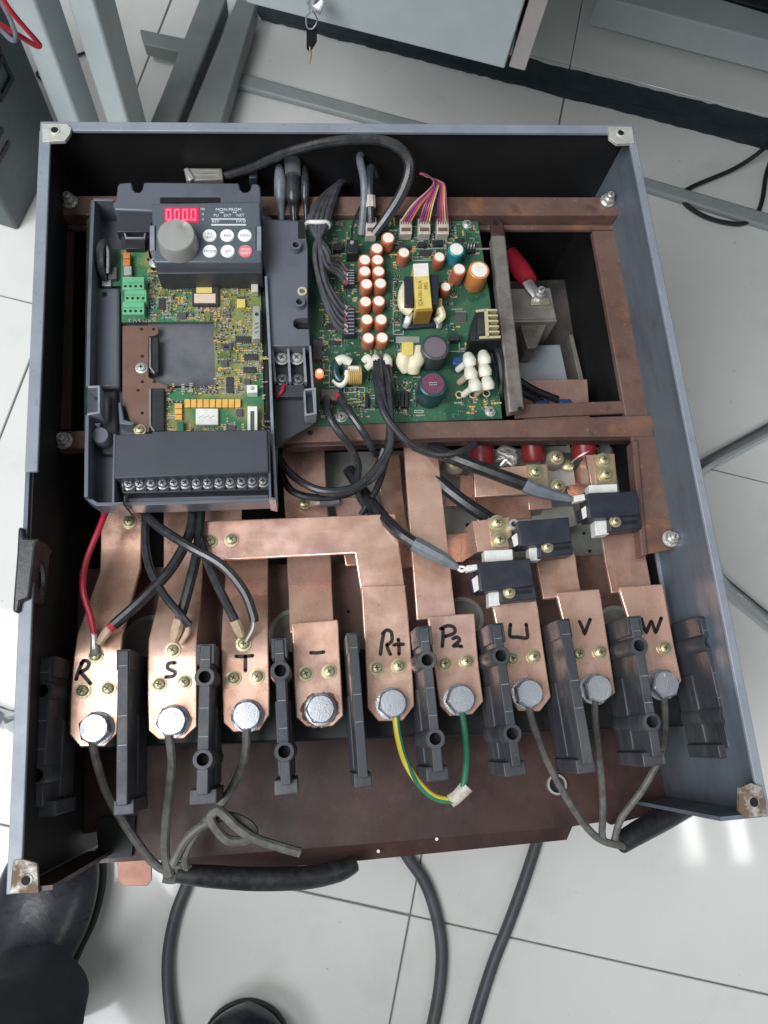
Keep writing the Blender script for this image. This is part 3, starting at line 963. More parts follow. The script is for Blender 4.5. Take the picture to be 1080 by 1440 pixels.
# ================================================================== enclosure
WX, LY, DZ = 0.45, 0.5142, 0.23
enc = thing('enclosure', 'open topped blue grey steel box of the drive with chipped corner tabs', 'box', (0, 0, -DZ))
b = B()
b.bx(0, LY - 0.0025, -DZ, WX, LY, 0)
obj('wall', b, M['paint'], enc)
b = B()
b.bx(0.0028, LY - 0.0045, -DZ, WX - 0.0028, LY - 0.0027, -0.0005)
obj('dark_face', b, M['deep_black'], enc, label='black inner face of the far wall')  # thin near-black sheet over the far wall
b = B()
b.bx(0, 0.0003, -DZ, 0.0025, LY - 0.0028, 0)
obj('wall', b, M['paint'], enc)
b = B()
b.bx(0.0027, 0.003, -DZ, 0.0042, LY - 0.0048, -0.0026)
obj('dark_face', b, M['deep_black'], enc, label='dark inner face of the wall behind the rubber clip')  # shade on this inner face painted as a dark sheet
b = B()
b.bx(WX - 0.0025, 0.0003, -DZ, WX, LY - 0.0028, 0)
obj('wall', b, M['scuffed'], enc, label='scuffed blue grey wall with bared streaks')
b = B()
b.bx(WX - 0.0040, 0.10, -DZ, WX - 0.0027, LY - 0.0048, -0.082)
obj('dark_face', b, M['deep_black'], enc, label='dark lower face of the scuffed wall')  # dark sheet paints the shade below the frame onto the wall
b = B()
b.bx(WX - 0.0052, 0.10, -0.0815, WX - 0.0026, LY - 0.0050, -0.0795)
obj('seam', b, M['rim'], enc)
b = B()
b.prism([Vector(p) for p in ((0.0045, 0, -0.0005), (0.024, 0, -0.0005), (0.024, 0.0025, -0.0005), (0.0045, 0.0025, -0.0005))], 0.15)
obj('wall', b, M['primer_dark'], enc, label='short stub of the cut away near wall')
b = B()
b.prism([Vector(p) for p in ((0.418, 0, -0.0005), (WX - 0.0003, 0, -0.0005), (WX - 0.0003, 0.0025, -0.0005), (0.418, 0.0025, -0.0005))], 0.15)
obj('wall', b, M['paint'], enc, label='short stub of the cut away near wall')
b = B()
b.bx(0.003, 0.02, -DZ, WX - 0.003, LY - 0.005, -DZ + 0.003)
obj('back_plate', b, M['deep_black'], enc)
# folded rim
for q in ((0.0, LY - 0.0075, WX, LY + 0.0004), (-0.0004, 0.0, 0.0075, LY - 0.0077), (WX - 0.0055, 0.0, WX + 0.0004, LY - 0.0077)):
    if q[0] < 0:
        for y0, y1 in ((0.0, 0.197), (0.246, LY - 0.0077)):
            b = B()
            b.bx(q[0], y0, -0.0024, q[2], y1, 0.0006)
            obj('rim', b, M['rim'], enc, 0.0006)
    else:
        b = B()
        b.bx(q[0], q[1], -0.0024, q[2], q[3], 0.0006)
        obj('rim', b, M['rim'], enc, 0.0006)


def tabpart(pts, hole, m, hr=0.0026):
    b = B()
    b.m = 0
    b.prism(PX(pts, 0.0022), 0.0028)
    b.m = 1
    h = at(*hole, 0.0022)
    b.lathe([(hr, 0), (hr, 0.0003)], h, (0, 0, 1), 14)
    b.m = 0
    b.lathe([(hr, -0.0005), (hr, 0.0006), (hr + 0.0012, 0.0005), (hr + 0.0014, -0.0005)], h, (0, 0, 1), 16, cap=False)
    obj('corner_tab', b, [m, M['hole']], enc, 0.0006)


tabpart([(59, 174), (94, 174), (100, 180), (98, 189), (91, 198), (60, 199)], (77, 183), M['zinc_bare'])
tabpart([(856, 178), (889, 178), (892, 201), (868, 202), (857, 194)], (873, 187), M['zinc_bare'])
tabpart([(1040, 1108), (1056, 1101), (1071, 1106), (1077, 1128), (1077, 1147), (1050, 1150), (1039, 1140)], (1060, 1128), M['rusty_tab'], 0.0028)
tabpart([(18, 1211), (30, 1208), (52, 1214), (54, 1256), (14, 1256)], (37, 1238), M['rusty_tab'], 0.0024)
b = B()
b.prism(PX([(25, 741), (32, 741), (34, 756), (56, 757), (50, 765), (46, 800), (41, 842), (29, 846), (26, 862), (17, 860), (19, 830), (23, 780)], 0.004), 0.03)
clip = obj('edge_clip', b, M['cable_grey'], enc, 0.002, label='rubber clip pushed over the rim')
b = B()
b.tube(P3([(50, 782, -0.010), (58, 800, -0.012), (59, 822, -0.014), (52, 838, -0.016), (44, 832, -0.014)]), 0.0026, 8)
obj('hook', b, M['cable_grey'], clip)
# bottom sheet in front of the terminals
b = B()
zp = -0.14
b.prism(PX([(40, 985), (1010, 985), (1000, 1060), (936, 1142), (806, 1162), (500, 1188), (250, 1207), (140, 1214), (136, 1170), (60, 1180)], zp), 0.002)
bs = obj('bottom_sheet', b, M['primer_dark'], enc)
b = B()
b.prism(PX([(806, 1160), (500, 1186), (258, 1205)], zp - 0.0003) + PX([(264, 1230), (490, 1212), (797, 1181)], zp - 0.006), 0.0018)
obj('flange', b, M['primer_dark'], bs)
for x, y in ((532, 1197), (614, 1180)):
    b = B()
    b.lathe([(0.0012, 0), (0.0012, 0.0005)], at(x, y, zp + 0.0005))
    obj('rivet', b, M['white'], bs)
b = B()
h = at(782, 1103, zp)
b.lathe([(0.0062, 0.0002), (0.0062, 0.003), (0.0078, 0.003), (0.0078, 0.0002)], h, (0, 0, 1), 20, cap=False, closed=True)
obj('bush', b, M['tin'], bs)
b = B()
b.lathe([(0.0062, 0.0003), (0.0062, 0.0008)], h, (0, 0, 1), 18)
obj('bore', b, M['hole'], bs)
b = B()
b.prism(PX([(140, 1150), (190, 1148), (185, 1205), (140, 1208)], zp + 0.004), 0.003)
obj('bracket', b, M['deep_black'], bs)
b = B()
b.prism(PX([(163, 1195), (210, 1195), (213, 1205), (213, 1238), (207, 1246), (173, 1246), (166, 1238)], -0.20), 0.003)
obj('copper_tag', b, M['copper_matte'], enc, 0.0005)
b = B()
b.prism(PX([(820, 1128), (945, 1105), (1000, 1095), (1000, 1130), (935, 1140), (860, 1160)], -0.16), 0.006)
obj('lower_bracket', b, M['deep_black'], enc)
NUT.put(enc, at(954, 1077, zp + 0.0005))
NUT.put(enc, at(98, 284, -0.0445))
NUT.put(enc, at(854, 283, -0.0445))
NUT.put(enc, at(90, 620, -0.0515))
NUT.put(enc, at(942, 758, -0.0515))

# ================================================================== red brown support frame
fr = thing('support_frame', 'red brown painted steel frame bolted across the middle of the box', 'frame', at(640, 600, -0.09))


def fpart(name, pts, z, dz, m='primer', bev=0.0008, label=None):
    b = B()
    b.prism(PX(pts, z), dz)
    return obj(name, b, M[m], fr, bev, label)


fpart('rail', [(74, 275), (868, 277), (869, 303), (74, 302)], -0.045, 0.012)
fpart('ledge', [(74, 304), (869, 305), (871, 323), (74, 322)], -0.058, 0.004)
fpart('post', [(833, 324), (871, 324), (918, 586), (880, 586)], -0.0565, 0.006)
fpart('post', [(70, 324), (104, 324), (100, 604), (64, 604)], -0.0565, 0.006, 'primer_dark')  # darker primer paints in the shade on the left post
fpart('rail', [(74, 606), (400, 597), (722, 590), (918, 583), (920, 614), (800, 614), (640, 615), (400, 623), (74, 632)], -0.0520, 0.010)
fpart('lip', [(800, 566), (724, 568), (724, 588), (880, 581), (880, 563)], -0.0580, 0.003)
fpart('lip', [(400, 624), (640, 616), (800, 615), (890, 614), (890, 619), (640, 621), (400, 630)], -0.0560, 0.010, 'primer_dark')
fpart('bracket', [(884, 588), (918.5, 585), (962, 770), (909, 779)], -0.0526, 0.003)
fpart('bracket_flange', [(889, 620), (897, 618), (911, 780), (903, 782)], -0.0500, 0.012)
b = B()
for p in ((178, 0), ):
    pass
b.prism(PX([(691, 330), (711, 330), (738, 574), (716, 580)], -0.041), 0.010)
strut = obj('strut', b, M['galv'], fr, 0.0015)
b = B()
b.prism(PX([(690, 310), (700, 307), (708, 312), (711, 331), (691, 331)], -0.043), 0.004)
obj('ear', b, M['primer_dark'], strut, 0.001)
for q_, r_ in (((697, 314, -0.043), 0.0022), ((731, 575, -0.0408), 0.0016), ((436, 609, -0.0519), 0.0018)):
    b = B()
    b.lathe([(r_, 0), (r_, 0.0006)], at(*q_))
    obj('bore', b, M['hole'], fr)


# ================================================================== deep parts seen through the frame
b = B()
b.prism(PX([(440, 636), (884, 628), (895, 800), (560, 815), (430, 815)], -0.128), 0.003)
ch = tag(obj('chassis_plate', b, M['sheet'], None, 0.0005), 'pale grey slotted chassis plate low down under the copper straps', 'plate')
b = B()
for q in ([(766, 623), (798, 622), (798, 627), (766, 628)], [(770, 671), (806, 669), (806, 674), (770, 676)], [(640, 668), (668, 667), (668, 671), (640, 672)], [(655, 736), (676, 734), (676, 740), (655, 742)]):
    b.prism(PX(q, -0.1278), 0.002)
obj('slot', b, M['hole'], ch)
b = B()
top = PX([(92, 800), (520, 790), (930, 778), (968, 905), (520, 915), (84, 930)], -0.112)
b.prism(top, 0.004)
mp = tag(obj('mounting_plate', b, M['primer_low'], None, 0.0006), 'red brown drilled plate lying beneath the copper terminals', 'plate')
b = B()
for x, y in ((738, 752), (821, 750), (829, 775), (612, 885), (760, 880), (490, 860)):
    b.lathe([(0.0013, 0), (0.0013, 0.0005)], at(x, y, -0.1122))
obj('bore', b, M['hole'], mp)
for x, y, r in ((212, 905, 0.021), (415, 893, 0.020), (650, 870, 0.017), (866, 880, 0.016)):
    b = B()
    b.lathe([(r, 0.0002), (r, 0.0012), (r - 0.003, 0.0012), (r - 0.003, 0.0002)], at(x, y, -0.1120), (0, 0, 1), 28, cap=False, closed=True)
    ring = obj('bush_ring', b, M['sheet'], mp)
    b = B()
    b.lathe([(r - 0.003, 0.0003), (r - 0.003, 0.0008)], at(x, y, -0.1120), (0, 0, 1), 28)
    obj('bore', b, M['chassis'], ring)
b = B()
b.prism(PX([(90, 928), (520, 912), (968, 902), (990, 1020), (690, 1034), (240, 1049), (86, 1058)], -0.088), 0.045)
tag(obj('insulating_block', b, M['black'], None, 0.002), 'black moulded base block carrying the row of copper terminals', 'block')
for q, lab in (([(452, 838), (470, 838), (470, 850), (452, 850)], 0),):
    pass

# bracket, red booted lug and grey plate in the dark bay
bt = thing('bay_bracket', 'dull grey bent bracket in the dark bay holding the red booted lug', 'bracket', at(755, 480, -0.16))
b = B()
b.prism(PX([(712, 406), (774, 404), (783, 448), (720, 449)], -0.105), 0.003)
obj('top_flange', b, M['chassis'], bt, 0.001)
b = B()
b.prism(PX([(720, 449), (783, 448), (784, 452), (720, 453)], -0.106), 0.05)
obj('web', b, M['chassis'], bt, 0.001)
b = B()
b.prism(PX([(730, 450), (772, 450), (755, 490), (742, 490)], -0.112), 0.04)
obj('gusset', b, M['galv'], bt, 0.001)
NUT.put(bt, at(757, 416, -0.103), sc=1.15)
b = B()
b.prism(PX([(746, 420), (772, 418), (774, 428), (747, 429)], -0.103), 0.002)
obj('washer_plate', b, M['yzinc'], bt, 0.0004)
b = B()
b.prism(PX([(722, 486), (788, 484), (800, 541), (728, 543)], -0.140), 0.02)
tag(obj('bay_plate', b, M['bayplate'], None, 0.001), 'flat grey plate at the bottom of the dark bay', 'plate')
b = B()
b.prism(PX([(715, 395), (812, 392), (846, 552), (720, 556)], -0.172), 0.004)
bp_ = tag(obj('bay_sheet', b, M['bayfloor'], None, 0.001), 'dusty brown grey panel forming the floor of the dark bay', 'panel')
b = B()
b.prism(PX([(800, 470), (806, 470), (824, 545), (817, 545)], -0.160), 0.012)
obj('seam', b, M['chassis'], bp_, 0.0006)
lug = thing('booted_lug', 'red booted cable lug bolted to the grey bracket in the dark bay', 'cable lug', at(735, 380, -0.12))
b = B()
b.tube(P3([(718, 356, -0.114), (724, 366, -0.112), (734, 382, -0.107), (743, 396, -0.103)]), [0.0068, 0.0076, 0.0088, 0.0078], 16)
obj('boot', b, M['red'], lug)
b = B()
b.tube(P3([(741, 396, -0.102), (748, 406, -0.101), (756, 415, -0.1005)]), [0.005, 0.0052, 0.0056], 10, flat=0.4)
obj('tongue', b, M['tin'], lug)
b = B()
b.tube(P3([(722, 372, -0.16), (712, 345, -0.14), (716, 352, -0.116)]), 0.004, 8)
obj('cable', b, M['cable'], lug)
b = B()
b.prism(PX([(734, 534), (826, 533), (830, 588), (738, 592)], -0.118), 0.005)
tag(obj('copper_plate', b, M['copper'], None, 0.0006), 'bare copper plate under the frame beside the dark bay', 'plate')
bc = thing('blue_clamp', 'pair of small blue plastic clamps on the bare copper plate', 'clamp', at(780, 567, -0.11))
for q in ([(752, 562), (773, 561), (774, 570), (753, 571)], [(787, 560), (804, 561), (806, 567), (803, 570), (788, 570)]):
    b = B()
    b.prism(PX(q, -0.104), 0.014)
    obj('clamp', b, M['blue'], bc, 0.002)
for q in ([(724, 532, -0.10), (752, 549, -0.103), (784, 562, -0.108)], [(722, 546, -0.10), (745, 557, -0.104), (762, 566, -0.109)]):
    b = B()
    b.tube(P3(q), 0.0033, 8)
    obj('lead', b, M['cable'], bc)


# ================================================================== copper bars
def bar_mesh(st, t):
    """flat bar through stations (left px, left py, right px, right py, z), t thick"""
    Lp = [at(s[0], s[1], s[4]) for s in st]
    Rp = [at(s[2], s[3], s[4]) for s in st]
    C = [(a + c) / 2 for a, c in zip(Lp, Rp)]
    n = len(st)
    off = []
    for i in range(n):
        tg = (C[min(i + 1, n - 1)] - C[max(i - 1, 0)])
        wv = (Rp[i] - Lp[i]).normalized()
        nn = tg.cross(wv).normalized()
        if nn.z < 0:
            nn = -nn
        off.append(nn * t)
    b = B()
    vs = Lp + Rp + [p - o for p, o in zip(Lp, off)] + [p - o for p, o in zip(Rp, off)]
    fs = []
    for i in range(n - 1):
        j = i + 1
        fs += [(i, n + i, n + j, j), (2 * n + i, 2 * n + j, 3 * n + j, 3 * n + i), (i, j, 2 * n + j, 2 * n + i), (n + i, 3 * n + i, 3 * n + j, n + j)]
    fs += [(0, 2 * n, 3 * n, n), (n - 1, 2 * n - 1, 4 * n - 1, 3 * n - 1)]
    b.add(vs, fs)
    if (Rp[0] - Lp[0]).cross(C[-1] - C[0]).z > 0:
        b.f = [q[::-1] for q in b.f]
    return b


ZT = -0.055      # top of the terminal plates


def stroke(parent, strokes, z=ZT, w=0.0025):
    b = B()
    for s in strokes:
        p = [at(x, y, z + 0.0003) for x, y in s]
        fine = []
        for i in range(len(p) - 1):
            a, c, d, e = p[max(i - 1, 0)], p[i], p[i + 1], p[min(i + 2, len(p) - 1)]
            for k in range(4):
                t = k / 4
                fine.append(0.5 * (2 * c + (d - a) * t + (2 * a - 5 * c + 4 * d - e) * t * t + (3 * c - a - 3 * d + e) * t ** 3))
        fine.append(p[-1])
        b.ribbon(fine, w, 0.0005)
        for q in (p[0], p[-1]):
            b.lathe([(w / 2, -0.0002), (w / 2, 0)], q, (0, 0, 1), 10)
    obj('marker_letter', b, M['ink'], parent)


def terminal(letter, label, st, screws, bolt, strokes, m='copper', t=0.004):
    b = bar_mesh(st, t)
    c = at(bolt[0], bolt[1], ZT)
    th = thing('copper_terminal', label, 'terminal', (c.x, c.y, ZT - t), 'copper terminals in the row')
    obj('bar', b, M[m], th, 0.0009, seg=3)
    for x, y in screws:
        p = at(x, y, ZT + 0.003)
        SCREW.put(th, (p.x, p.y, ZT))
    p = at(bolt[0], bolt[1], ZT + 0.008)
    BOLT.put(th, (p.x, p.y, ZT))
    if strokes:
        stroke(th, strokes)
    return th


tr = terminal('R', 'copper terminal marked R with a bent bar and a red wire lug', [
    (141, 716, 200, 714, -0.080), (141, 770, 199, 768, -0.080), (140, 803, 198, 798, -0.080), (124, 848, 184, 848, -0.068), (108, 893, 172, 893, ZT), (103, 925, 170, 922, ZT), (99, 975, 168, 972, ZT), (97, 1032, 165, 1031, ZT), (113, 1051, 147, 1050, ZT)],
    [(115, 971), (151, 968), (133, 921)], (133, 1024),
    [[(107, 955), (112, 940), (117, 929)], [(114, 933), (119, 929), (125, 932), (122, 940), (113, 945)], [(113, 945), (120, 953), (127, 961)]], 'copper_dull')
p = at(181, 733, -0.078)
SCREW.put(tr, (p.x, p.y, -0.080))
ts = terminal('S', 'copper terminal marked S with two wire lugs under one screw', [
    (230, 716, 286, 714, -0.082), (230, 770, 286, 768, -0.082), (230, 806, 285, 804, -0.080), (220, 855, 282, 853, -0.068), (209, 898, 277, 896, ZT), (207, 930, 277, 928, ZT), (207, 980, 277, 976, ZT), (208, 1027, 277, 1021, ZT), (223, 1040, 258, 1039, ZT)],
    [(223, 962), (258, 959), (242, 914)], (242, 1014),
    [[(246, 932), (237, 933), (236, 940), (246, 945), (243, 951), (233, 952)]], 'copper_dull')
tt = terminal('T', 'copper terminal marked T with two wire lugs under one screw', [
    (318, 770, 377, 769, -0.086), (318, 800, 377, 799, -0.084), (314, 850, 377, 848, -0.070), (311, 900, 377, 897, ZT), (311, 930, 378, 927, ZT), (312, 975, 379, 970, ZT), (313, 1016, 379, 1005, ZT), (328, 1030, 365, 1027, ZT)],
    [(328, 953), (361, 951), (342, 905)], (347, 1006),
    [[(332, 923), (344, 923), (355, 922)], [(345, 923), (345, 933), (345, 943)]], 'copper_dull')
tm = terminal('-', 'copper terminal marked with a minus sign and blackened around its bolt', [
    (409, 876, 475, 871, ZT), (410, 884, 476, 879, ZT), (411, 905, 477, 900, ZT), (413, 960, 480, 955, ZT), (416, 1009, 483, 1006, ZT), (431, 1022, 468, 1021, ZT)],
    [(430, 947), (463, 944)], (451, 997), [[(437, 918), (446, 918), (455, 917)]], 'copper')
tp = terminal('P+', 'copper terminal marked with a P and a plus sign', [
    (508, 824, 570, 822, ZT), (508, 832, 570, 830, ZT), (509, 846, 572, 844, ZT + .0004), (512, 900, 577, 897, ZT), (515, 960, 581, 956, ZT), (516, 996, 583, 992, ZT), (532, 1014, 567, 1013, ZT)],
    [(530, 939), (561, 936)], (552, 989),
    [[(535, 920), (537, 904), (540, 889)], [(538, 891), (544, 886), (550, 889), (551, 901), (544, 907)], [(544, 907), (546, 914), (549, 920)], [(554, 907), (560, 906), (567, 906)], [(560, 899), (561, 909), (561, 920)]], 'copper')
t2 = terminal('P2', 'copper terminal marked P2 with a green wire below its bolt', [
    (601, 867, 667, 862, ZT), (602, 875, 668, 870, ZT), (605, 900, 670, 896, ZT), (611, 945, 674, 941, ZT), (618, 993, 680, 986, ZT), (632, 1007, 665, 1004, ZT)],
    [(626, 933), (657, 930)], (648, 983),
    [[(622, 909), (623, 896), (623, 884)], [(620, 884), (629, 880), (638, 882), (639, 890), (626, 895)], [(637, 898), (643, 896), (646, 901), (638, 908), (643, 908), (649, 909)]], 'copper')
tu = terminal('U', 'copper terminal marked U below the black sensor', [
    (688, 828, 750, 824, -0.066), (692, 850, 755, 846, ZT), (694, 860, 757, 856, ZT), (704, 912, 764, 908, ZT), (718, 983, 775, 980, ZT), (728, 999, 760, 1000, ZT)],
    [(721, 926), (752, 923)], (744, 975),
    [[(718, 878), (717, 887), (718, 895), (729, 896), (741, 897), (741, 887), (740, 878)]], 'copper')
tv = terminal('V', 'copper terminal marked V with a bright upper fold', [
    (782, 833, 843, 828, ZT), (784, 842, 845, 837, ZT), (792, 875, 850, 870, ZT), (803, 925, 858, 921, ZT), (813, 976, 866, 974, ZT), (824, 988, 845, 991, ZT)],
    [(815, 919), (845, 917)], (841, 968), [[(815, 874), (819, 883), (822, 891), (826, 881), (830, 871)]], 'copper')
tw = terminal('W', 'copper terminal marked W beside the right wall', [
    (870, 825, 932, 821, ZT), (872, 834, 934, 829, ZT), (882, 866, 940, 862, ZT), (896, 915, 949, 911, ZT), (907, 960, 959, 957, ZT), (918, 972, 944, 983, ZT)],
    [(901, 914), (936, 911)], (935, 962),
    [[(902, 870), (905, 880), (909, 889), (912, 882), (916, 874), (919, 881), (922, 889), (926, 880), (930, 869)]], 'copper')
for o in COL.objects:
    if o.name.startswith('hex_bolt') and o.parent == tm:
        s = B()
        r = random.Random(4)
        c = BASE[o]
        ring = []
        for rr_ in (0.0100, 0.0120):
            for k in range(48):
                a = 6.2832 * k / 48
                q = rr_ + (r.uniform(-0.0008, 0.0012) + 0.0009 * math.sin(2 * a + 1) if rr_ > 0.011 else 0)
                ring.append(c + Vector((math.cos(a) * q, math.sin(a) * q, 0.00025)))
        s.add(ring, [(k, 48 + k, 48 + (k + 1) % 48, (k + 1) % 48) for k in range(48)])
        obj('scorch', s, M['scorch'], tm, label='brown residue around the bolt')
        break


def bar(name, label, st, m='copper', t=0.0035, screws=(), group=None):
    b = bar_mesh(st, t)
    c = sum((p for p in b.v), Vector()) / len(b.v)
    th = thing(name, label, 'copper bar', c, group)
    obj('bar', b, M[m], th, 0.0008, seg=3)
    for x, y, z in screws:
        p = at(x, y, z + 0.003)
        SCREW.put(th, (p.x, p.y, z))
    return th


bar('copper_bar', 'long copper bar dipping under the crossing bar to the minus terminal',
    [(396, 628, 456, 626, -0.094), (399, 690, 459, 688, -0.094), (403, 760, 464, 757, -0.092), (404, 800, 466, 797, -0.084), (406, 835, 467, 831, -0.072), (407, 872, 469, 868, -0.064), (408, 890, 470, 886, -0.062)], 'copper', screws=[(428, 706, -0.0915)])
b = B()
b.prism(PX([(283, 733), (556, 722), (570, 834), (508, 836), (499, 778), (287, 789)], -0.0605), 0.004)
th = thing('crossing_bar', 'L shaped copper bar crossing from the two screws to the plus terminal', 'copper bar', at(430, 755, -0.065))
obj('bar', b, M['copper_x'], th, 0.0008)
for x, y in ((295, 760), (325, 758)):
    p = at(x, y, -0.058)
    SCREW.put(th, (p.x, p.y, -0.0605))
bar('copper_bar', 'long straight copper bar running from the frame down to terminal P2',
    [(567, 622, 613, 620, -0.066), (570, 660, 618, 656, -0.066), (579, 780, 631, 776, -0.065), (586, 872, 641, 866, -0.0625)], 'copper')
bar('copper_bar', 'short copper bar between the lower sensor and terminal V',
    [(748, 765, 803, 762, -0.070), (754, 786, 810, 784, -0.0665), (758, 812, 813, 808, -0.066), (764, 842, 818, 836, -0.062)], 'copper_dull')
bar('copper_bar', 'short copper bar between the upper sensor and terminal W',
    [(842, 735, 898, 732, -0.070), (846, 752, 904, 749, -0.066), (851, 790, 909, 785, -0.066), (860, 834, 917, 828, -0.062)], 'copper_dull')
bar('copper_bar', 'tarnished copper bar standing low between the two long bars',
    [(523, 640, 562, 638, -0.104), (534, 690, 566, 688, -0.104), (545, 740, 572, 738, -0.104), (560, 800, 590, 797, -0.104)], 'copper_dull')
bar('copper_bar', 'copper bar end peeping out above the two screws of the crossing bar',
    [(282, 700, 339, 698, -0.075), (283, 722, 340, 720, -0.075), (284, 745, 340, 743, -0.075)], 'copper')
bar('copper_bar', 'low copper bar stub beneath the inner corner of the crossing bar',
    [(470, 700, 520, 698, -0.098), (476, 740, 520, 738, -0.098), (486, 796, 520, 794, -0.098)], 'copper')
bar('copper_bar', 'short low copper strip beside the long straight bar',
    [(625, 690, 690, 688, -0.112), (627, 712, 690, 710, -0.112)], 'copper_dull')
# straps with yellow screws
def strap(label, low, mid, flat, z0, z1, screws, m='copper', m2='yzinc'):
    """sideways Z strap: low foot, sloping web, flat top; each a quad of px corners (tl, tr, br, bl)"""
    th = thing('copper_strap', label, 'strap', at(*flat[0], z0 - 0.004))
    b = B()
    if low:
        A = PX(low, z0)
        b.prism(A, 0.003)
        Cc = PX(flat, z1)
        b.prism([A[1], Cc[0], Cc[3], A[2]], 0.003)
    b.prism(PX(flat, z1), 0.0032)
    obj('bar', b, M[m], th, 0.0005)
    xs, ys = [q[0] for q in screws], [q[1] for q in screws]
    k = min(14, (flat[1][0] - min(xs)) + 2)
    b = B()
    b.prism(PX([(flat[1][0] - 2 * k - 2, flat[1][1] + 1), (flat[1][0] - 1, flat[1][1] + 1), (flat[2][0] - 1, flat[2][1] - 1), (flat[2][0] - 2 * k - 2, flat[2][1] - 1)], z1 + 0.0010), 0.001)
    obj('brass_pad', b, M['brass'], th, 0.0003)
    z1 += 0.0010
    for x, y in screws:
        p = at(x, y, z1 + 0.003)
        SCREW.put(th, (p.x, p.y, z1), sc=1.12)
    return th


s1 = strap('bent copper strap with two yellow screws above the lowest sensor', [(629, 752), (647, 750), (650, 790), (631, 791)], None, [(664, 733), (716, 727), (722, 771), (672, 776)], -0.100, -0.056, [(700, 734), (703, 758)])
s2 = strap('bent copper strap crossing under the thick black lead', [(646, 668), (660, 667), (664, 699), (648, 700)], None, [(666, 660), (770, 652), (774, 692), (668, 699)], -0.105, -0.062, [(754, 662), (786, 683)])
s3 = strap('bent copper strap with two yellow screws over the upper sensor', [(795, 668), (808, 664), (814, 698), (800, 700)], None, [(824, 640), (864, 638), (868, 682), (832, 684)], -0.100, -0.058, [(850, 646), (853, 666)], 'copper_dull')
b = B()
b.prism(PX([(742, 692), (774, 690), (777, 715), (744, 717)], -0.075), 0.003)
b.prism(PX([(668, 700), (742, 697), (748, 728), (672, 735)], -0.098), 0.003)
tag(obj('copper_strap', b, M['copper_dull'], None, 0.0005), 'lower copper strap step below the thick black lead', 'strap')
for i, (q, lab) in enumerate((([(722, 728), (760, 724), (765, 713), (806, 711), (812, 738), (800, 742), (724, 750)], 'pale sheet bracket behind the middle sensor'),
                              ([(764, 616), (801, 615), (803, 636), (765, 637)], 'pale slotted sheet bracket between the red sleeved bars'),
                              ([(842, 616), (857, 616), (860, 640), (846, 641)], 'narrow pale sheet bracket right of the red sleeved bars'),
                              ([(768, 655), (806, 652), (810, 682), (770, 686)], 'pale sheet bracket under the small brass lug'))):
    b = B()
    b.prism(PX(q, -0.10 + 0.003 * i), 0.003)
    o = tag(obj('sheet_bracket', b, M['sheet'], None, 0.0006), lab, 'bracket')
    if i == 1:
        b = B()
        b.prism(PX([(766, 624), (797, 623), (797, 627), (766, 628)], -0.0968), 0.001)
        obj('slot', b, M['hole'], o)
        p = at(782, 644, -0.08)
        b = B()
        b.lathe([(0.0075, -0.016), (0.0075, -0.002), (0.006, 0)], p, (0, 0, 1), 16)
        sp = obj('spacer', b, M['chassis'], o)
        SCREW.put(sp, p, sc=1.15)
    if i == 3:
        b = B()
        b.tube(P3([(788, 650, -0.09), (798, 654, -0.088), (806, 658, -0.087)]), [0.004, 0.005, 0.003], 8, flat=0.4)
        obj('lug', b, M['yzinc'], o)
p = at(638, 651, -0.085)
b = B()
b.lathe([(0.009, -0.014), (0.009, -0.002), (0.0065, 0)], p, (0, 0, 1), 16)
sp = tag(obj('spacer_post', b, M['chassis']), 'dull spacer post with a yellow screw right of the long copper bar', 'spacer')
SCREW.put(sp, p, sc=1.1)

# red sleeved bars going under the frame
for x0, x1, yb, z, lab in ((663, 697, 657, -0.071, 'leftmost red sleeved bar end under the rail'), (735, 767, 653, -0.070, 'middle red sleeved bar end under the rail'), (806, 840, 648, -0.064, 'rightmost red sleeved bar end with a thin wire ring')):
    a = at((x0 + x1) / 2, yb - 4, z - 0.016)
    c = a + Vector((-0.002, 0.024, 0.009))
    r = (at(x1, yb, z) - at(x0, yb, z)).length / 2
    th = thing('sleeved_bar', lab, 'sleeved bar', a)
    b = B()
    b.tube([c, a.lerp(c, 0.1), a], [r, r * 1.02, r * 0.95], 18, smooth=False)
    obj('sleeve', b, M['redtube'], th)
    if x0 > 800:
        b = B()
        b.tube([a + Vector((math.cos(q) * r * 1.08, 0.002 + 0.004 * math.cos(q), math.sin(q) * r * 1.08)) for q in [k * 0.5 for k in range(-1, 8)]], 0.0007, 6)
        obj('wire_ring', b, M['tin'], th)
b = B()
r = random.Random(2)
c = at(712, 640, -0.088)
for k in range(9):
    b.tube([c + Vector((r.uniform(-.009, .009), r.uniform(-.008, .006), r.uniform(-.004, .004))) for _ in range(4)], r.uniform(0.0008, 0.0016), 6)
tag(obj('strand_ends', b, M['tin']), 'frayed tinned strand ends between two red sleeved bars', 'wire')

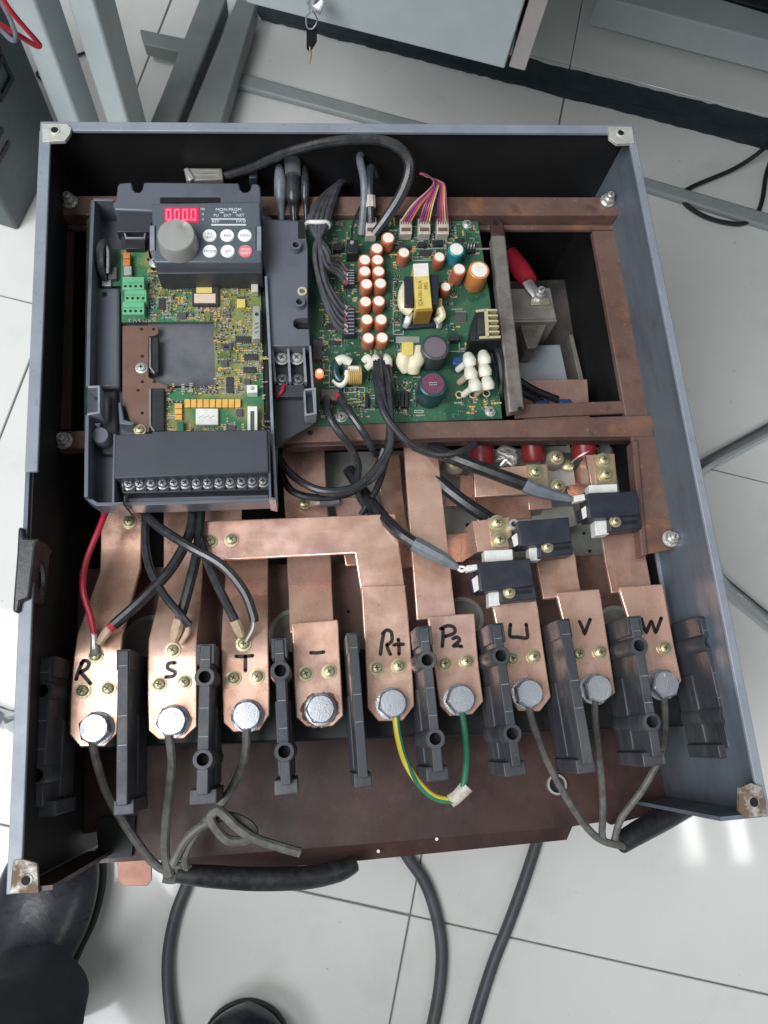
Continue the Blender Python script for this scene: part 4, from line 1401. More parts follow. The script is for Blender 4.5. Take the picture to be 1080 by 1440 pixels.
# ================================================================== black current sensors
def sensor(label, top, block, screw, slot, label_q, conn, wa, wb, z=-0.040, h=0.019):
    th = thing('current_sensor', label, 'sensor', at(*top[0], z - h - 0.012), 'black current sensors')
    b = B()
    b.prism(PX(top, z), h)
    obj('body', b, M['navy'], th, 0.0008)
    b = B()
    zb = z - 0.0035
    b.prism(PX(block, zb), h - 0.004)
    bl = obj('foot', b, M['navy'], th, 0.0008)
    b = B()
    b.prism(PX(slot, zb + 0.0003), 0.001)
    obj('slot', b, M['hole'], bl)
    p = at(*screw, zb + 0.003)
    SCREW.put(bl, (p.x, p.y, zb), sc=0.85)
    if label_q:
        b = B()
        b.prism(PX([(label_q[0][0] - 10, label_q[0][1] + 12), (label_q[0][0] + 2, label_q[0][1] + 2), (label_q[1][0] + 2, label_q[1][1] + 1), (label_q[1][0] - 10, label_q[1][1] + 4)], z - 0.0055), h - 0.008)
        sh = obj('shoulder', b, M['navy'], th, 0.0006)
        b = B()
        b.prism(PX([(label_q[0][0] - 8.5, label_q[0][1] + 13), (label_q[0][0] + 0.5, label_q[0][1] + 6), (label_q[1][0] - 0.5, label_q[1][1] - 2), (label_q[1][0] - 9, label_q[1][1] + 3)], z - 0.0052), 0.0006)
        obj('sticker', b, M['label'], sh)
    if conn:
        b = B()
        b.prism(PX(conn, z - 0.004), 0.007)
        obj('connector', b, M['white'], th, 0.0006)
    for q, zz in ((wa, z - 0.007), (wb, z - 0.010)):
        if q:
            b = B()
            b.prism(PX(q, zz), 0.010)
            obj('core_end', b, M['white'], th, 0.0006)
    return th


sensor('black current sensor above terminal U with a white sticker', [(672, 791), (746, 785), (751, 824), (676, 832)], [(704, 826), (752, 822), (756, 842), (705, 847)], (717, 832), [(724, 831), (747, 829), (748, 834), (724, 836)],
       [(672, 802), (676, 830)], [(656, 795), (671, 793), (672, 801), (657, 804)], [(681, 774), (721, 772), (722, 790), (682, 790)], [(687, 828), (703, 828), (704, 851), (688, 853)])
sensor('black current sensor in the middle above the bar of terminal V', [(728, 733), (800, 727), (804, 762), (732, 768)], [(758, 764), (804, 760), (807, 779), (759, 784)], (771, 768), [(779, 769), (801, 767), (802, 772), (779, 774)],
       [(728, 742), (732, 766)], None, None, [(744, 766), (760, 766), (761, 787), (745, 789)])
sensor('black current sensor against the right bracket with a white sticker', [(826, 694), (896, 690), (900, 724), (829, 729)], [(857, 727), (900, 722), (903, 743), (858, 747)], (867, 732), [(876, 733), (896, 731), (897, 736), (876, 738)],
       [(826, 703), (829, 727)], [(807, 697), (822, 694), (824, 703), (808, 706)], [(828, 682), (868, 680), (869, 692), (829, 693)], [(836, 731), (855, 730), (857, 751), (838, 753)])
p = at(723, 737, -0.05)
b = B()
b.lathe([(0.0022, -0.01), (0.0040, -0.01), (0.0040, 0), (0.0022, 0)], p, (0, 0, 1), 12, cap=False, closed=True)
tag(obj('brass_insert', b, M['tin']), 'small open threaded insert left of the middle sensor', 'insert')


def lead(name, label, pts, r, m, cat='cable', seg=9, extra=()):
    b = B()
    b.tube(P3(pts), r, seg)
    if extra:
        th = thing(name, label, cat, at(*pts[0]))
        obj('cable', b, M[m], th)
        for nm, q, rr, mm in extra:
            e = B()
            e.tube(P3(q), rr, seg)
            obj(nm, e, M[mm], th)
        return th
    return tag(obj(name, b, M[m]), label, cat)


lead('sensor_lead', 'thick black lead with a grey sleeve ending at the upper sensor', [(600, 628, -0.062), (640, 645, -0.050), (690, 664, -0.046), (745, 684, -0.046)], 0.0052, 'cable', extra=(
    ('sleeve', [(738, 681, -0.046), (752, 688, -0.046), (775, 695, -0.046), (803, 702, -0.046)], [0.0058, 0.0058, 0.0045, 0.0026], 'sleeve'),))
lead('sensor_lead', 'thick black lead running under the strap toward the middle sensor', [(585, 645, -0.075), (620, 680, -0.070), (655, 708, -0.068), (700, 737, -0.072)], 0.0052, 'cable')
lead('sensor_lead', 'thick black lead with a grey sleeve ending at the lowest sensor', [(490, 660, -0.085), (520, 705, -0.075), (556, 745, -0.056), (588, 768, -0.052)], 0.0048, 'cable', extra=(
    ('sleeve', [(582, 764, -0.052), (602, 775, -0.051), (625, 787, -0.050), (645, 799, -0.048)], [0.0058, 0.0058, 0.0050, 0.0020], 'sleeve'),
    ('strand', [(643, 797, -0.048), (651, 797, -0.047), (659, 801, -0.047)], 0.0012, 'tin'),
    ('strand', [(643, 799, -0.048), (650, 803, -0.047), (660, 797, -0.047)], 0.0012, 'white')))

# ================================================================== phase barriers
def barrier(label, p0, p1, bosses, w=0.0085, zt=-0.025, dep=0.052, foot=True):
    """tall moulded insulator between two terminals, p0 upper end, p1 lower end on its narrow top edge"""
    a, c = at(*p0, zt), at(*p1, zt)
    d = (c - a)
    L = d.length
    d.normalize()
    n = Vector((-d.y, d.x, 0))
    ang = math.atan2(d.y, d.x)
    th = thing('phase_barrier', label, 'insulator', (a + c) / 2 - Vector((0, 0, dep)), 'black barriers between the terminals')

    def seg(b, s0, s1, wd, z0, z1):
        b.box(a + d * ((s0 + s1) / 2) + Vector((0, 0, (z0 + z1) / 2 - zt)), (s1 - s0, wd, abs(z0 - z1)), ang)

    b = B()
    rb = 0.0066
    pos = [max(0.0, (at(*q, zt) - a).dot(d)) for q in bosses]
    wt = w * (0.74 if bosses else 0.95)
    wb = w * (1.25 if bosses else 1.45)
    up = Vector((0, 0, 1))
    A0, A1 = a + d * 0.001, a + d * (L - 0.001)
    cuts = [0.0]
    for s in pos:
        cuts += [s - rb * 0.8, s + rb * 0.8]
    cuts.append(L)
    for k in range(0, len(cuts), 2):
        if cuts[k + 1] - cuts[k] > 0.001:
            p, q = a + d * cuts[k], a + d * cuts[k + 1]
            b.prism([p - n * wt / 2, q - n * wt / 2, q + n * wt / 2, p + n * wt / 2], bot=[x - up * 0.012 for x in (p - n * (wt / 2 + 0.0004), q - n * (wt / 2 + 0.0004), q + n * (wt / 2 + 0.0004), p + n * (wt / 2 + 0.0004))])
    dn = up * 0.0121
    b.prism([A0 - n * wt / 2 - dn, A1 - n * wt / 2 - dn, A1 + n * wt / 2 - dn, A0 + n * wt / 2 - dn], bot=[x - up * dep for x in (A0 - n * wb / 2, A1 - n * wb / 2, A1 + n * wb / 2, A0 + n * wb / 2)])
    obj('web', b, M['barrier'], th, 0.0006)
    b = B()
    seg(b, -0.001, 0.012, w * 1.22, zt - 0.0012, zt - dep + 0.001)
    obj('end_block', b, M['barrier'], th, 0.0006)
    b = B()
    p, q = a + d * (L * 0.42), a + d * (L - 0.004)
    b.prism([x - up * 0.026 for x in (p - n * (wb / 2 - 0.0002), q - n * (wb / 2 - 0.0002), q + n * (wb / 2 - 0.0002), p + n * (wb / 2 - 0.0002))], bot=[x - up * (dep - 0.0005) for x in (p - n * (wb / 2 + 0.0006), q - n * (wb / 2 + 0.0006), q + n * (wb / 2 + 0.0006), p + n * (wb / 2 + 0.0006))])
    obj('skirt', b, M['barrier'], th, 0.0008)
    for s0, s1 in ((0.10, 0.104), (0.43, 0.435), (0.62, 0.625)):
        b = B()
        seg(b, L * s0, L * s1, wt * 0.8, zt + 0.0002, zt - 0.001)
        obj('witness_line', b, M['case_edge'], th)
    for s in pos:
        q = a + d * s
        b = B()
        b.lathe([(0.0039, 0.0005), (0.0039, -0.010), (rb * 0.6, -dep + 0.001), (rb + 0.0012, -dep + 0.001), (rb, -0.0008), (rb - 0.0006, 0.0005)], q, (0, 0, 1), 24, cap=False, closed=True)
        bo = obj('boss', b, M['barrier'], th)
        b = B()
        b.lathe([(0.0039, -0.0095), (0.0039, -0.009)], q, (0, 0, 1), 16)
        obj('bore', b, M['hole'], bo)
    if foot:
        b = B()
        seg(b, L - 0.003, L + 0.006, w * 1.75, zt - 0.006, zt - dep + 0.001)
        obj('foot', b, M['barrier'], th, 0.0008)
    return th


barrier('black barrier with two bores against the left wall beside terminal R', (62, 925), (49, 1136), [(59, 971), (55, 1090)], 0.012, -0.030)
barrier('plain black barrier between the terminals marked R and S', (173, 915), (171, 1133), [], 0.0072, -0.030)
barrier('black barrier with two bores between the terminals marked S and T', (289, 907), (284, 1118), [(286, 952), (286, 1068)], 0.0095)
barrier('black barrier with two bores between T and the minus terminal', (392, 899), (402, 1104), [(396, 943), (400, 1057)], 0.0085)
barrier('plain black barrier between the minus terminal and the plus terminal', (496, 891), (511, 1094), [], 0.0066)
barrier('black barrier with two bores between the plus terminal and P2', (596, 882), (617, 1085), [(602, 928), (612, 1039)], 0.0085)
barrier('black barrier with two bores between the terminals marked P2 and U', (698, 878), (727, 1078), [(705, 922), (718, 1032)], 0.0085)
barrier('plain black barrier between the terminals marked U and V', (793, 872), (828, 1074), [], 0.0075)
barrier('black barrier with two bores between the terminals marked V and W', (892, 868), (925, 1064), [(900, 908), (918, 1015)], 0.009)
barrier('black barrier with two bores against the right wall beside terminal W', (990, 868), (1032, 1052), [(999, 903), (1021, 1006)], 0.009, -0.028)

# ================================================================== wires at the terminals
lead('ring_wire', 'thin red wire from under the grey case to terminal R', [(152, 712, -0.050), (140, 742, -0.046), (121, 790, -0.046), (117, 830, -0.044), (127, 866, -0.046), (132, 892, -0.049)], 0.0021, 'red', 'wire', extra=(
    ('ferrule', [(131, 890, -0.049), (132, 897, -0.050), (132, 906, -0.051)], 0.0024, 'tin'), ('tongue', [(132, 904, -0.051), (133, 914, -0.0515), (134, 922, -0.0515)], [0.0022, 0.0030, 0.0045], 'tin')))
lead('ring_wire', 'black wire with a red end slanting down to terminal R', [(272, 716, -0.055), (266, 752, -0.050), (240, 800, -0.046), (200, 843, -0.044), (160, 879, -0.046)], 0.0037, 'cable', 'wire', extra=(
    ('red_end', [(162, 877, -0.046), (154, 884, -0.0465)], 0.0032, 'red'), ('crimp_sleeve', [(155, 883, -0.047), (147, 893, -0.048), (139, 905, -0.050)], [0.0030, 0.0032, 0.0025], 'crimp')))
lead('ring_wire', 'thin black wire bending from the case down to terminal S', [(206, 712, -0.058), (204, 760, -0.052), (211, 800, -0.047), (230, 835, -0.043), (250, 860, -0.042), (266, 879, -0.046)], 0.0028, 'cable_grey', 'wire', extra=(
    ('crimp_sleeve', [(265, 880, -0.047), (263, 890, -0.049), (254, 905, -0.051)], [0.0016, 0.0022, 0.0016], 'crimp'),))
lead('ring_wire', 'thicker black wire running straight to terminal S', [(282, 716, -0.056), (278, 770, -0.050), (268, 815, -0.047), (253, 870, -0.048)], 0.0036, 'cable', 'wire', extra=(
    ('crimp_sleeve', [(252, 872, -0.048), (248, 888, -0.049), (244, 902, -0.051)], [0.0040, 0.0042, 0.0022], 'crimp'),))
lead('ring_wire', 'black wire arching over the others down to terminal T', [(200, 716, -0.052), (222, 740, -0.045), (265, 768, -0.038), (312, 795, -0.036), (342, 830, -0.040), (355, 862, -0.045), (357, 874, -0.047)], 0.0033, 'cable_grey', 'wire', extra=(
    ('bare_strand', [(357, 873, -0.047), (355, 885, -0.049), (346, 902, -0.051)], 0.0012, 'tin'),))
lead('ring_wire', 'black wire running straight down to terminal T beside the arching one', [(276, 716, -0.058), (281, 755, -0.052), (298, 805, -0.046), (331, 873, -0.047)], 0.0032, 'cable_grey', 'wire', extra=(
    ('crimp_sleeve', [(330, 872, -0.047), (335, 884, -0.049), (340, 896, -0.051)], [0.0038, 0.0038, 0.0024], 'crimp'),))
lead('ring_wire', 'grey sleeved ring lug screwed to the minus bar under the black loop', [(478, 702, -0.084), (462, 704, -0.086), (450, 705, -0.087)], 0.0048, 'sleeve', 'wire', extra=(
    ('crimp_sleeve', [(451, 705, -0.087), (444, 706, -0.088), (436, 706, -0.0885)], [0.0034, 0.0032, 0.0040], 'tin'),))
# dusty grey wires under the bolts
zb = -0.053
lead('bolt_wire', 'dusty grey wire from the bolt of R to the sleeve at lower left', [(130, 1040, zb), (136, 1070, -0.06), (153, 1120, -0.075), (190, 1180, -0.09), (222, 1218, -0.10), (262, 1232, -0.105)], 0.0030, 'wire_dusty', 'wire')
lead('bolt_wire', 'dusty grey wire from the bolt of S to the sleeve at lower left', [(237, 1030, zb), (242, 1070, -0.06), (238, 1110, -0.075), (233, 1165, -0.09), (233, 1205, -0.098), (240, 1232, -0.10)], 0.0031, 'wire_dusty', 'wire')
lead('bolt_wire', 'dusty grey wire from the bolt of T through the knot', [(347, 1022, zb), (344, 1065, -0.06), (328, 1105, -0.072), (305, 1138, -0.084), (275, 1172, -0.095), (260, 1205, -0.10), (264, 1230, -0.103)], 0.0030, 'wire_dusty', 'wire')
lead('knotted_wire', 'dusty grey wire tied in a knot with its cut end pointing right', [(243, 1215, -0.098), (262, 1180, -0.094), (290, 1158, -0.090), (318, 1148, -0.086), (345, 1156, -0.084), (357, 1170, -0.084), (346, 1181, -0.084), (322, 1182, -0.083), (306, 1168, -0.081), (296, 1150, -0.080), (306, 1140, -0.079), (318, 1148, -0.077), (332, 1162, -0.076), (356, 1178, -0.078), (390, 1190, -0.080), (422, 1199, -0.082)], 0.0033, 'wire_dusty', 'wire')
b = B()
b.tube(P3([(248, 1228, -0.104), (290, 1232, -0.108), (360, 1236, -0.115), (430, 1234, -0.12), (475, 1225, -0.125), (498, 1214, -0.13)]), [0.0060, 0.0074, 0.0080, 0.0080, 0.0076, 0.0062], 16)
th = thing('cable_sleeve', 'thick black sleeve gathering the dusty wires at lower left', 'sleeve', at(360, 1236, -0.125))
obj('sleeve', b, M['cable'], th)
r = random.Random(9)
for k in range(5):
    b = B()
    y = 1216 + 5 * k
    b.tube(P3([(228 + r.uniform(-4, 4), y, -0.102), (245, y + r.uniform(-4, 8), -0.100 - 0.001 * k), (268, 1224 + r.uniform(-6, 10), -0.104)]), 0.0026, 8)
    obj('wire_end', b, M['wire_dusty'], th)
lead('bolt_wire', 'dusty grey wire from the bolt of U to the sleeve at lower right', [(742, 990, zb), (752, 1025, -0.06), (772, 1075, -0.07), (805, 1135, -0.085), (840, 1178, -0.095), (878, 1190, -0.10)], 0.0027, 'wire_dusty', 'wire')
lead('bolt_wire', 'dusty grey wire from the bolt of V to the sleeve at lower right', [(836, 982, zb), (838, 1025, -0.06), (845, 1085, -0.072), (848, 1135, -0.085), (848, 1180, -0.097), (870, 1186, -0.10)], 0.0026, 'wire_dusty', 'wire')
lead('bolt_wire', 'dusty grey wire from the bolt of W to the sleeve at lower right', [(934, 978, zb), (935, 1020, -0.062), (930, 1060, -0.072), (905, 1108, -0.084), (874, 1150, -0.094), (864, 1182, -0.10)], 0.0026, 'wire_dusty', 'wire')
b = B()
b.tube(P3([(872, 1186, -0.102), (900, 1169, -0.108), (935, 1150, -0.118), (990, 1118, -0.135)]), [0.0072, 0.0082, 0.0085, 0.0085], 16)
tag(obj('cable_sleeve', b, M['cable']), 'thick black sleeve gathering the dusty wires at lower right', 'sleeve')
# green and yellow link
th = thing('earth_link', 'yellow and green wire linking the plus bolt to the P2 bolt', 'wire', at(600, 1110, -0.09))
q = [(556, 1002, zb), (560, 1035, -0.058), (570, 1070, -0.066), (590, 1102, -0.072), (612, 1121, -0.076), (638, 1126, -0.077)]
b = B()
b.tube(P3(q), 0.0026, 10)
obj('yellow_wire', b, M['yellow'], th)
b = B()
b.tube([at(x + (1.6 if k < 3 else -0.6), y - (0.2 if k < 3 else -2.2), z + 0.0010) for k, (x, y, z) in enumerate(q)], 0.0018, 8)
obj('green_stripe', b, M['green'], th)
b = B()
b.tube(P3([(649, 998, zb), (654, 1030, -0.058), (656, 1065, -0.066), (653, 1098, -0.073), (648, 1112, -0.075)]), 0.0024, 10)
obj('green_wire', b, M['green'], th)
b = B()
b.tube(P3([(633, 1127, -0.077), (643, 1120, -0.076), (657, 1105, -0.074)]), [0.0046, 0.0044, 0.0050], 12, flat=0.6)
obj('splice', b, M['offwhite'], th)


def quad(x0, y0, x1, y1, z):
    return PX([(x0, y0), (x1, y0), (x1, y1), (x0, y1)], z)


def pbox(name, x0, y0, x1, y1, z, h, m, parent, bev=0.0004, label=None):
    b = B()
    b.prism(quad(x0, y0, x1, y1, z), h)
    return obj(name, b, M[m] if isinstance(m, str) else m, parent, bev, label)


def inside(x, y, poly):
    c = False
    n = len(poly)
    for i in range(n):
        (x0, y0), (x1, y1) = poly[i], poly[(i + 1) % n]
        if (y0 > y) != (y1 > y) and x < (x1 - x0) * (y - y0) / (y1 - y0) + x0:
            c = not c
    return c


def sprinkle(parent, z, poly, n, seed, mats, avoid=(), smin=0.0006, smax=0.0014):
    """tiny soldered chips, too small to pick apart singly"""
    r = random.Random(seed)
    xs, ys = [p[0] for p in poly], [p[1] for p in poly]
    b = B()
    k = 0
    while k < n:
        x, y = r.uniform(min(xs), max(xs)), r.uniform(min(ys), max(ys))
        if not inside(x, y, poly) or any(a[0] < x < a[2] and a[1] < y < a[3] for a in avoid):
            continue
        k += 1
        m = r.randrange(len(mats))
        lx, ly = r.uniform(smin, smax) * r.choice((1, 1.7)), r.uniform(smin, smax)
        cnt = r.choice((1, 1, 2, 3, 4))
        v = r.random() < 0.5
        for q in range(cnt):
            c = at(x, y, z) + (Vector((0, q * ly * 1.8, 0)) if v else Vector((q * lx * 1.5, 0, 0)))
            b.m = m
            b.box(c + Vector((0, 0, 0.0004)), (lx, ly, 0.0008))
            b.m = 0
            b.box(c + Vector((lx * 0.55, 0, 0.0003)), (lx * 0.3, ly * 0.95, 0.0007))
            b.box(c + Vector((-lx * 0.55, 0, 0.0003)), (lx * 0.3, ly * 0.95, 0.0007))
    return obj('small_component', b, mats, parent, kind='stuff')


def chip(x0, y0, x1, y1, z, parent, side='y', pins=6, m='chip', h=0.0018):
    o = pbox('chip', x0, y0, x1, y1, z + h, h - 0.0004, m, parent, 0.0002)
    b = B()
    for k in range(pins):
        t = (k + 0.5) / pins
        for e in (0, 1):
            if side == 'y':
                x, y = x0 + (x1 - x0) * t, (y0 - 1.2, y1 + 1.2)[e]
                s = (0.0005, 0.0013, 0.0006)
            else:
                x, y = (x0 - 1.2, x1 + 1.2)[e], y0 + (y1 - y0) * t
                s = (0.0013, 0.0005, 0.0006)
            b.box(at(x, y, z) + Vector((0, 0, 0.0005)), s)
    obj('pin', b, M['lead'], o, kind='stuff')
    return o


# ================================================================== power board
ZB = -0.050
pb = thing('power_board', 'green power circuit board with rows of orange capacitors beside the grey case', 'circuit board', at(560, 450, ZB - 0.002))
b = B()
PB = [(122, 306), (672, 311), (689, 420), (706, 588), (400, 600), (118, 603)]
b.prism(PX(PB, ZB), 0.0018)
obj('board', b, M['pcb'], pb)
for x, y in ((657, 316), (460, 315), (689, 579), (480, 587)):
    PSCREW.put(pb, at(x, y, ZB))


def cap(x, y, rpx, h, m, lid='alu', vent=True, zb=ZB, name='capacitor'):
    """standing electrolytic capacitor; x, y and rpx are those of its lid"""
    top = at(x, y, zb + h)
    r = (at(x + rpx, y, zb + h) - top).length
    b = B()
    b.m = 0
    b.lathe([(r * 0.96, 0.0006), (r, 0.0012), (r, h - 0.0014), (r * 0.985, h - 0.0006), (r * 0.90, h - 0.0001), (r * 0.80, h)], (top.x, top.y, zb), (0, 0, 1), 24, cap=False)
    o = obj(name, b, M[m], pb, origin=(top.x, top.y, zb))
    b = B()
    b.lathe([(r * 0.81, h - 0.0012), (r * 0.79, h - 0.0001), (r * 0.3, h)], (top.x, top.y, zb), (0, 0, 1), 24)
    if vent:
        for k in range(3):
            a = 0.5 + k * math.pi / 3
            b.box((top.x, top.y, zb + h - 0.0001), (r * 0.9, 0.00018, 0.00015), a)
    obj('lid', b, M[lid], o)
    return o


for x, y in ((530, 349), (513, 365), (531, 365), (513, 381), (532.5, 381), (515.5, 399), (535, 398), (514, 424), (533, 423), (516, 449), (536, 449), (518, 475), (537.5, 474.5)):
    cap(x, y, 9.2, 0.0125, 'cap_orange')
cap(546, 334, 9.6, 0.0140, 'cap_orange')
cap(568, 355, 8.8, 0.0130, 'cap_orange')
cap(618, 361, 8.6, 0.0130, 'cap_orange')
cap(642, 350, 11.5, 0.018, 'cap_teal')
cap(646, 378, 9.5, 0.0165, 'cap_orange')
cap(627, 403, 7.8, 0.0120, 'cap_orange')
cap(674, 379, 14.5, 0.0215, 'cap_amber')
cap(612, 488, 19.5, 0.0215, 'cap_slate', 'cap_lid2', False)
cd = cap(609, 539, 20, 0.0230, 'cap_deep', 'cap_lid', False)
b = B()
c = at(609, 539, ZB + 0.0235)
for k in range(5):
    b.box(c + Vector((0.0012 * (k - 2), 0.0006 + 0.0003 * (k % 2), -0.0004)), (0.0007, 0.0004, 0.0002))
    b.box(c + Vector((0.0012 * (k - 2), -0.0010, -0.0004)), (0.0006, 0.0004, 0.0002))
obj('print', b, M['print_w'], cd)

# transformer
tf = B()
tf.prism(PX([(567, 408), (620, 404), (622, 458), (566, 462)], ZB + 0.004), 0.0038)
core = obj('transformer', tf, M['ferrite'], pb, 0.0006)
pbox('core_half', 569, 388, 581, 430, ZB + 0.020, 0.016, 'ferrite', core, 0.0008)
pbox('core_half', 604, 386, 617, 428, ZB + 0.020, 0.016, 'ferrite', core, 0.0008)
b = B()
b.prism(PX([(581, 371), (602, 370), (608, 433), (585, 434)], ZB + 0.024), 0.0205)
tp_ = obj('tape_wrap', b, M['tape'], core, 0.0006)
b = B()
b.prism(PX([(581, 371), (602, 370), (603, 388), (582, 389)], ZB + 0.0243), 0.0005)
obj('paper_label', b, M['label'], core)
c = at(591, 412, ZB + 0.0243)
q = lettering('label_text', 'CA1001B1A', 0.0042, c, M['tape_amber'], core, 0.0001, rz=rad(86))
lettering('label_text', '8B2', 0.0040, at(599, 402, ZB + 0.0243), M['tape_amber'], core, 0.0001, rz=rad(86))
b = B()
a_, c_ = at(585.2, 434.6, ZB + 0.0235), at(608, 433.6, ZB + 0.0235)
b.prism([a_, c_, c_ + Vector((0, -0.0022, 0)), a_ + Vector((0, -0.0022, 0))], 0.019)
obj('tape_end', b, M['tape_amber'], core)
b = B()
b.tube(P3([(572, 395, ZB + .012), (567, 412, ZB + .013), (568, 430, ZB + .013), (578, 440, ZB + .012)]), [0.002, 0.004, 0.0045, 0.004], 10)
b.tube(P3([(618, 432, ZB + .012), (622, 444, ZB + .009), (614, 452, ZB + .007)]), 0.003, 8)
obj('winding', b, M['cream'], core)
for p in ([(577, 438, ZB + .011), (573, 452, ZB + .007), (569, 461, ZB + .003)], [(612, 446, ZB + .009), (618, 456, ZB + .005), (616, 462, ZB + .003)]):
    b = B()
    b.tube(P3(p), [0.0022, 0.003, 0.002], 8, flat=0.5)
    obj('tail', b, M['tin'], core)

# heat sink with fins
hs = B()
hs.prism(PX([(669, 438), (684, 436), (687, 474), (662, 476)], ZB + 0.023), 0.0225)
heat = obj('heat_sink', hs, M['black'], pb, 0.0005)
b = B()
b.prism(PX([(669, 436), (683, 434), (683, 437), (670, 439)], ZB + 0.0245), 0.001)
b.prism(PX([(681, 434), (686, 434), (688, 475), (683, 475)], ZB + 0.0245), 0.001)
b.prism(PX([(674, 473), (704, 472), (704, 475), (674, 476)], ZB + 0.0245), 0.001)
obj('cut_edge', b, M['fin'], heat)
for k in range(5):
    y = 435.5 + 7.6 * k
    b = B()
    b.prism(PX([(685, y - 1.3), (699 + 0.8 * k, y - 1.2), (700 + 0.8 * k, y + 1.2), (685.5, y + 1.3)], ZB + 0.0245), 0.02)
    obj('fin', b, M['fin'], heat, 0.0003)
b = B()
b.prism(PX([(662, 476), (704, 475), (704, 478), (662, 479)], ZB + 0.0236), 0.0232)
obj('plate', b, M['black'], heat, 0.0004)
pbox('transistor', 672, 447, 681, 470, ZB + 0.0235, 0.012, 'chip', heat)
# white glued resistors
r = random.Random(5)
for i, (x, y) in enumerate(((660, 508), (662, 526), (668, 543), (681, 505), (682, 522), (686, 541))):
    b = B()
    z = ZB + 0.016
    b.tube([at(x - 2, y - 8, z - 0.002), at(x, y, z), at(x + 1, y + 7, z - 0.001)], [0.0038, 0.0052, 0.0044], 14)
    o = obj('resistor', b, M['glue'], pb)
    b = B()
    b.tube([at(x - 5, y + 3, z - 0.004), at(x - 16, y + 12, ZB + 0.002)], 0.0026, 10, smooth=False)
    obj('stand_off', b, M['crimp'] if i % 2 else M['glue'], o)
for x, y in ((646, 555), (665, 555), (684, 553)):
    b = B()
    b.tube([at(x, y, ZB + .002) + Vector((math.cos(k * .52) * .0026, math.sin(k * .52) * .0026, 0)) for k in range(13)], 0.0006, 6)
    obj('loop_lead', b, M['fin'], pb)
pbox('film_capacitor', 637, 501, 653, 512, ZB + 0.009, 0.0085, 'blue', pb, 0.001)
# yellow block and resin
o = pbox('relay_block', 565, 480, 582, 499, ZB + 0.017, 0.016, 'tape', pb, 0.0008)
b = B()
b.tube(P3([(568, 498, ZB + .012), (567, 510, ZB + .010), (572, 522, ZB + .006)]), [0.005, 0.0055, 0.004], 12)
b.tube(P3([(588, 490, ZB + .010), (588, 503, ZB + .011), (582, 513, ZB + .010), (581, 524, ZB + .006)]), [0.0045, 0.0060, 0.0058, 0.0048], 14)
obj('resin_blob', b, M['cream'], o)
# choke: green ring core with white former
ck = B()
pts = [at(480, 521, ZB + .009) + Vector((math.cos(a) * 0.0046, math.sin(a) * 0.0075, math.sin(a) * 0.001)) for a in [k * 0.5236 for k in range(13)]]
ck.tube(pts, 0.0034, 12)
cko = obj('choke', ck, M['toroid'], pb)
b = B()
b.tube(P3([(474, 509, ZB + .012), (482, 505, ZB + .013), (492, 510, ZB + .011)]), 0.0036, 12)
b.tube(P3([(470, 534, ZB + .006), (479, 541, ZB + .007), (486, 534, ZB + .009), (489, 522, ZB + .010)]), 0.0026, 10)
obj('former', b, M['glue'], cko)
b = B()
b.tube(P3([(489, 527, ZB + .009), (508, 526, ZB + .009)]), 0.0066, 18, smooth=False)
o = obj('coil', b, M['winding'], pb)
b = B()
for k in range(7):
    x = 491 + 2.6 * k
    b.tube([at(x, 527, ZB + .009) + Vector((0, math.cos(a) * 0.0067, math.sin(a) * 0.0067)) for a in [j * 0.5236 for j in range(13)]], 0.0006, 6)
obj('turns', b, M['winding'], o)
pbox('cap_white', 490, 514, 506, 522, ZB + 0.016, 0.004, 'white', o, 0.001)
# lit red lamp
b = B()
b.lathe([(0.0030, 0), (0.0030, 0.004), (0.0024, 0.0054), (0.0010, 0.0062)], at(449, 527, ZB), (0, 0, 1), 16)
o = obj('led', b, M['led'], pb)
b = B()
b.lathe([(0.0019, 0.0052), (0.0012, 0.0066), (0.0004, 0.0068)], at(449, 527, ZB), (0, 0, 1), 12)
obj('glow_core', b, M['led_core'], o)
# chips and black parts
pbox('chip', 440, 478, 453, 505, ZB + 0.004, 0.0038, 'chip_grey', pb)
chip(590, 352, 606, 359, ZB, pb, 'y', 8)
chip(640, 440, 656, 452, ZB, pb, 'y', 10, 'chip_grey')
chip(462, 479, 479, 485, ZB, pb, 'y', 7)
chip(459, 455, 472, 463, ZB, pb, 'y', 6)
pbox('trimmer', 488, 337, 504, 356, ZB + 0.012, 0.0115, 'black', pb, 0.0008)
b = B()
b.lathe([(0.0018, 0), (0.0014, 0.0008)], at(495, 341, ZB + 0.012), (0, 0, 1), 12)
obj('button', b, M['tin'], pb)
pbox('inductor', 469, 342, 481, 351, ZB + 0.006, 0.0055, 'black', pb)
pbox('inductor', 556, 343, 576, 349, ZB + 0.006, 0.0055, 'chip', pb)
pbox('inductor', 640, 335, 651, 344, ZB + 0.008, 0.0075, 'chip', pb)
pbox('transistor', 657, 350, 669, 354, ZB + 0.004, 0.0035, 'black', pb)
pbox('transistor', 634, 470, 646, 478, ZB + 0.007, 0.0065, 'chip', pb)
pbox('film_capacitor', 614, 419, 622, 440, ZB + 0.011, 0.0105, 'tape', pb, 0.0006)
pbox('label_strip', 557, 473, 590, 482, ZB + 0.0006, 0.0005, 'sheet', pb)
pbox('transistor', 588, 340, 600, 346, ZB + 0.004, 0.0035, 'black', pb)
pbox('transistor', 609, 339, 622, 345, ZB + 0.004, 0.0035, 'black', pb)
for x in (516, 530, 558, 566, 572):
    pbox('diode', x - 2.5, 553 if x < 540 else 550, x + 2.5, 572, ZB + 0.004, 0.0036, 'black', pb)
b = B()
for k in range(3):
    b.tube(P3([(658 + 4 * k, 350, ZB + .002), (659 + 4 * k, 344, ZB + .0045), (661 + 4 * k, 340, ZB + .002)]), 0.0006, 6)
obj('bent_lead', b, M['tin'], pb)
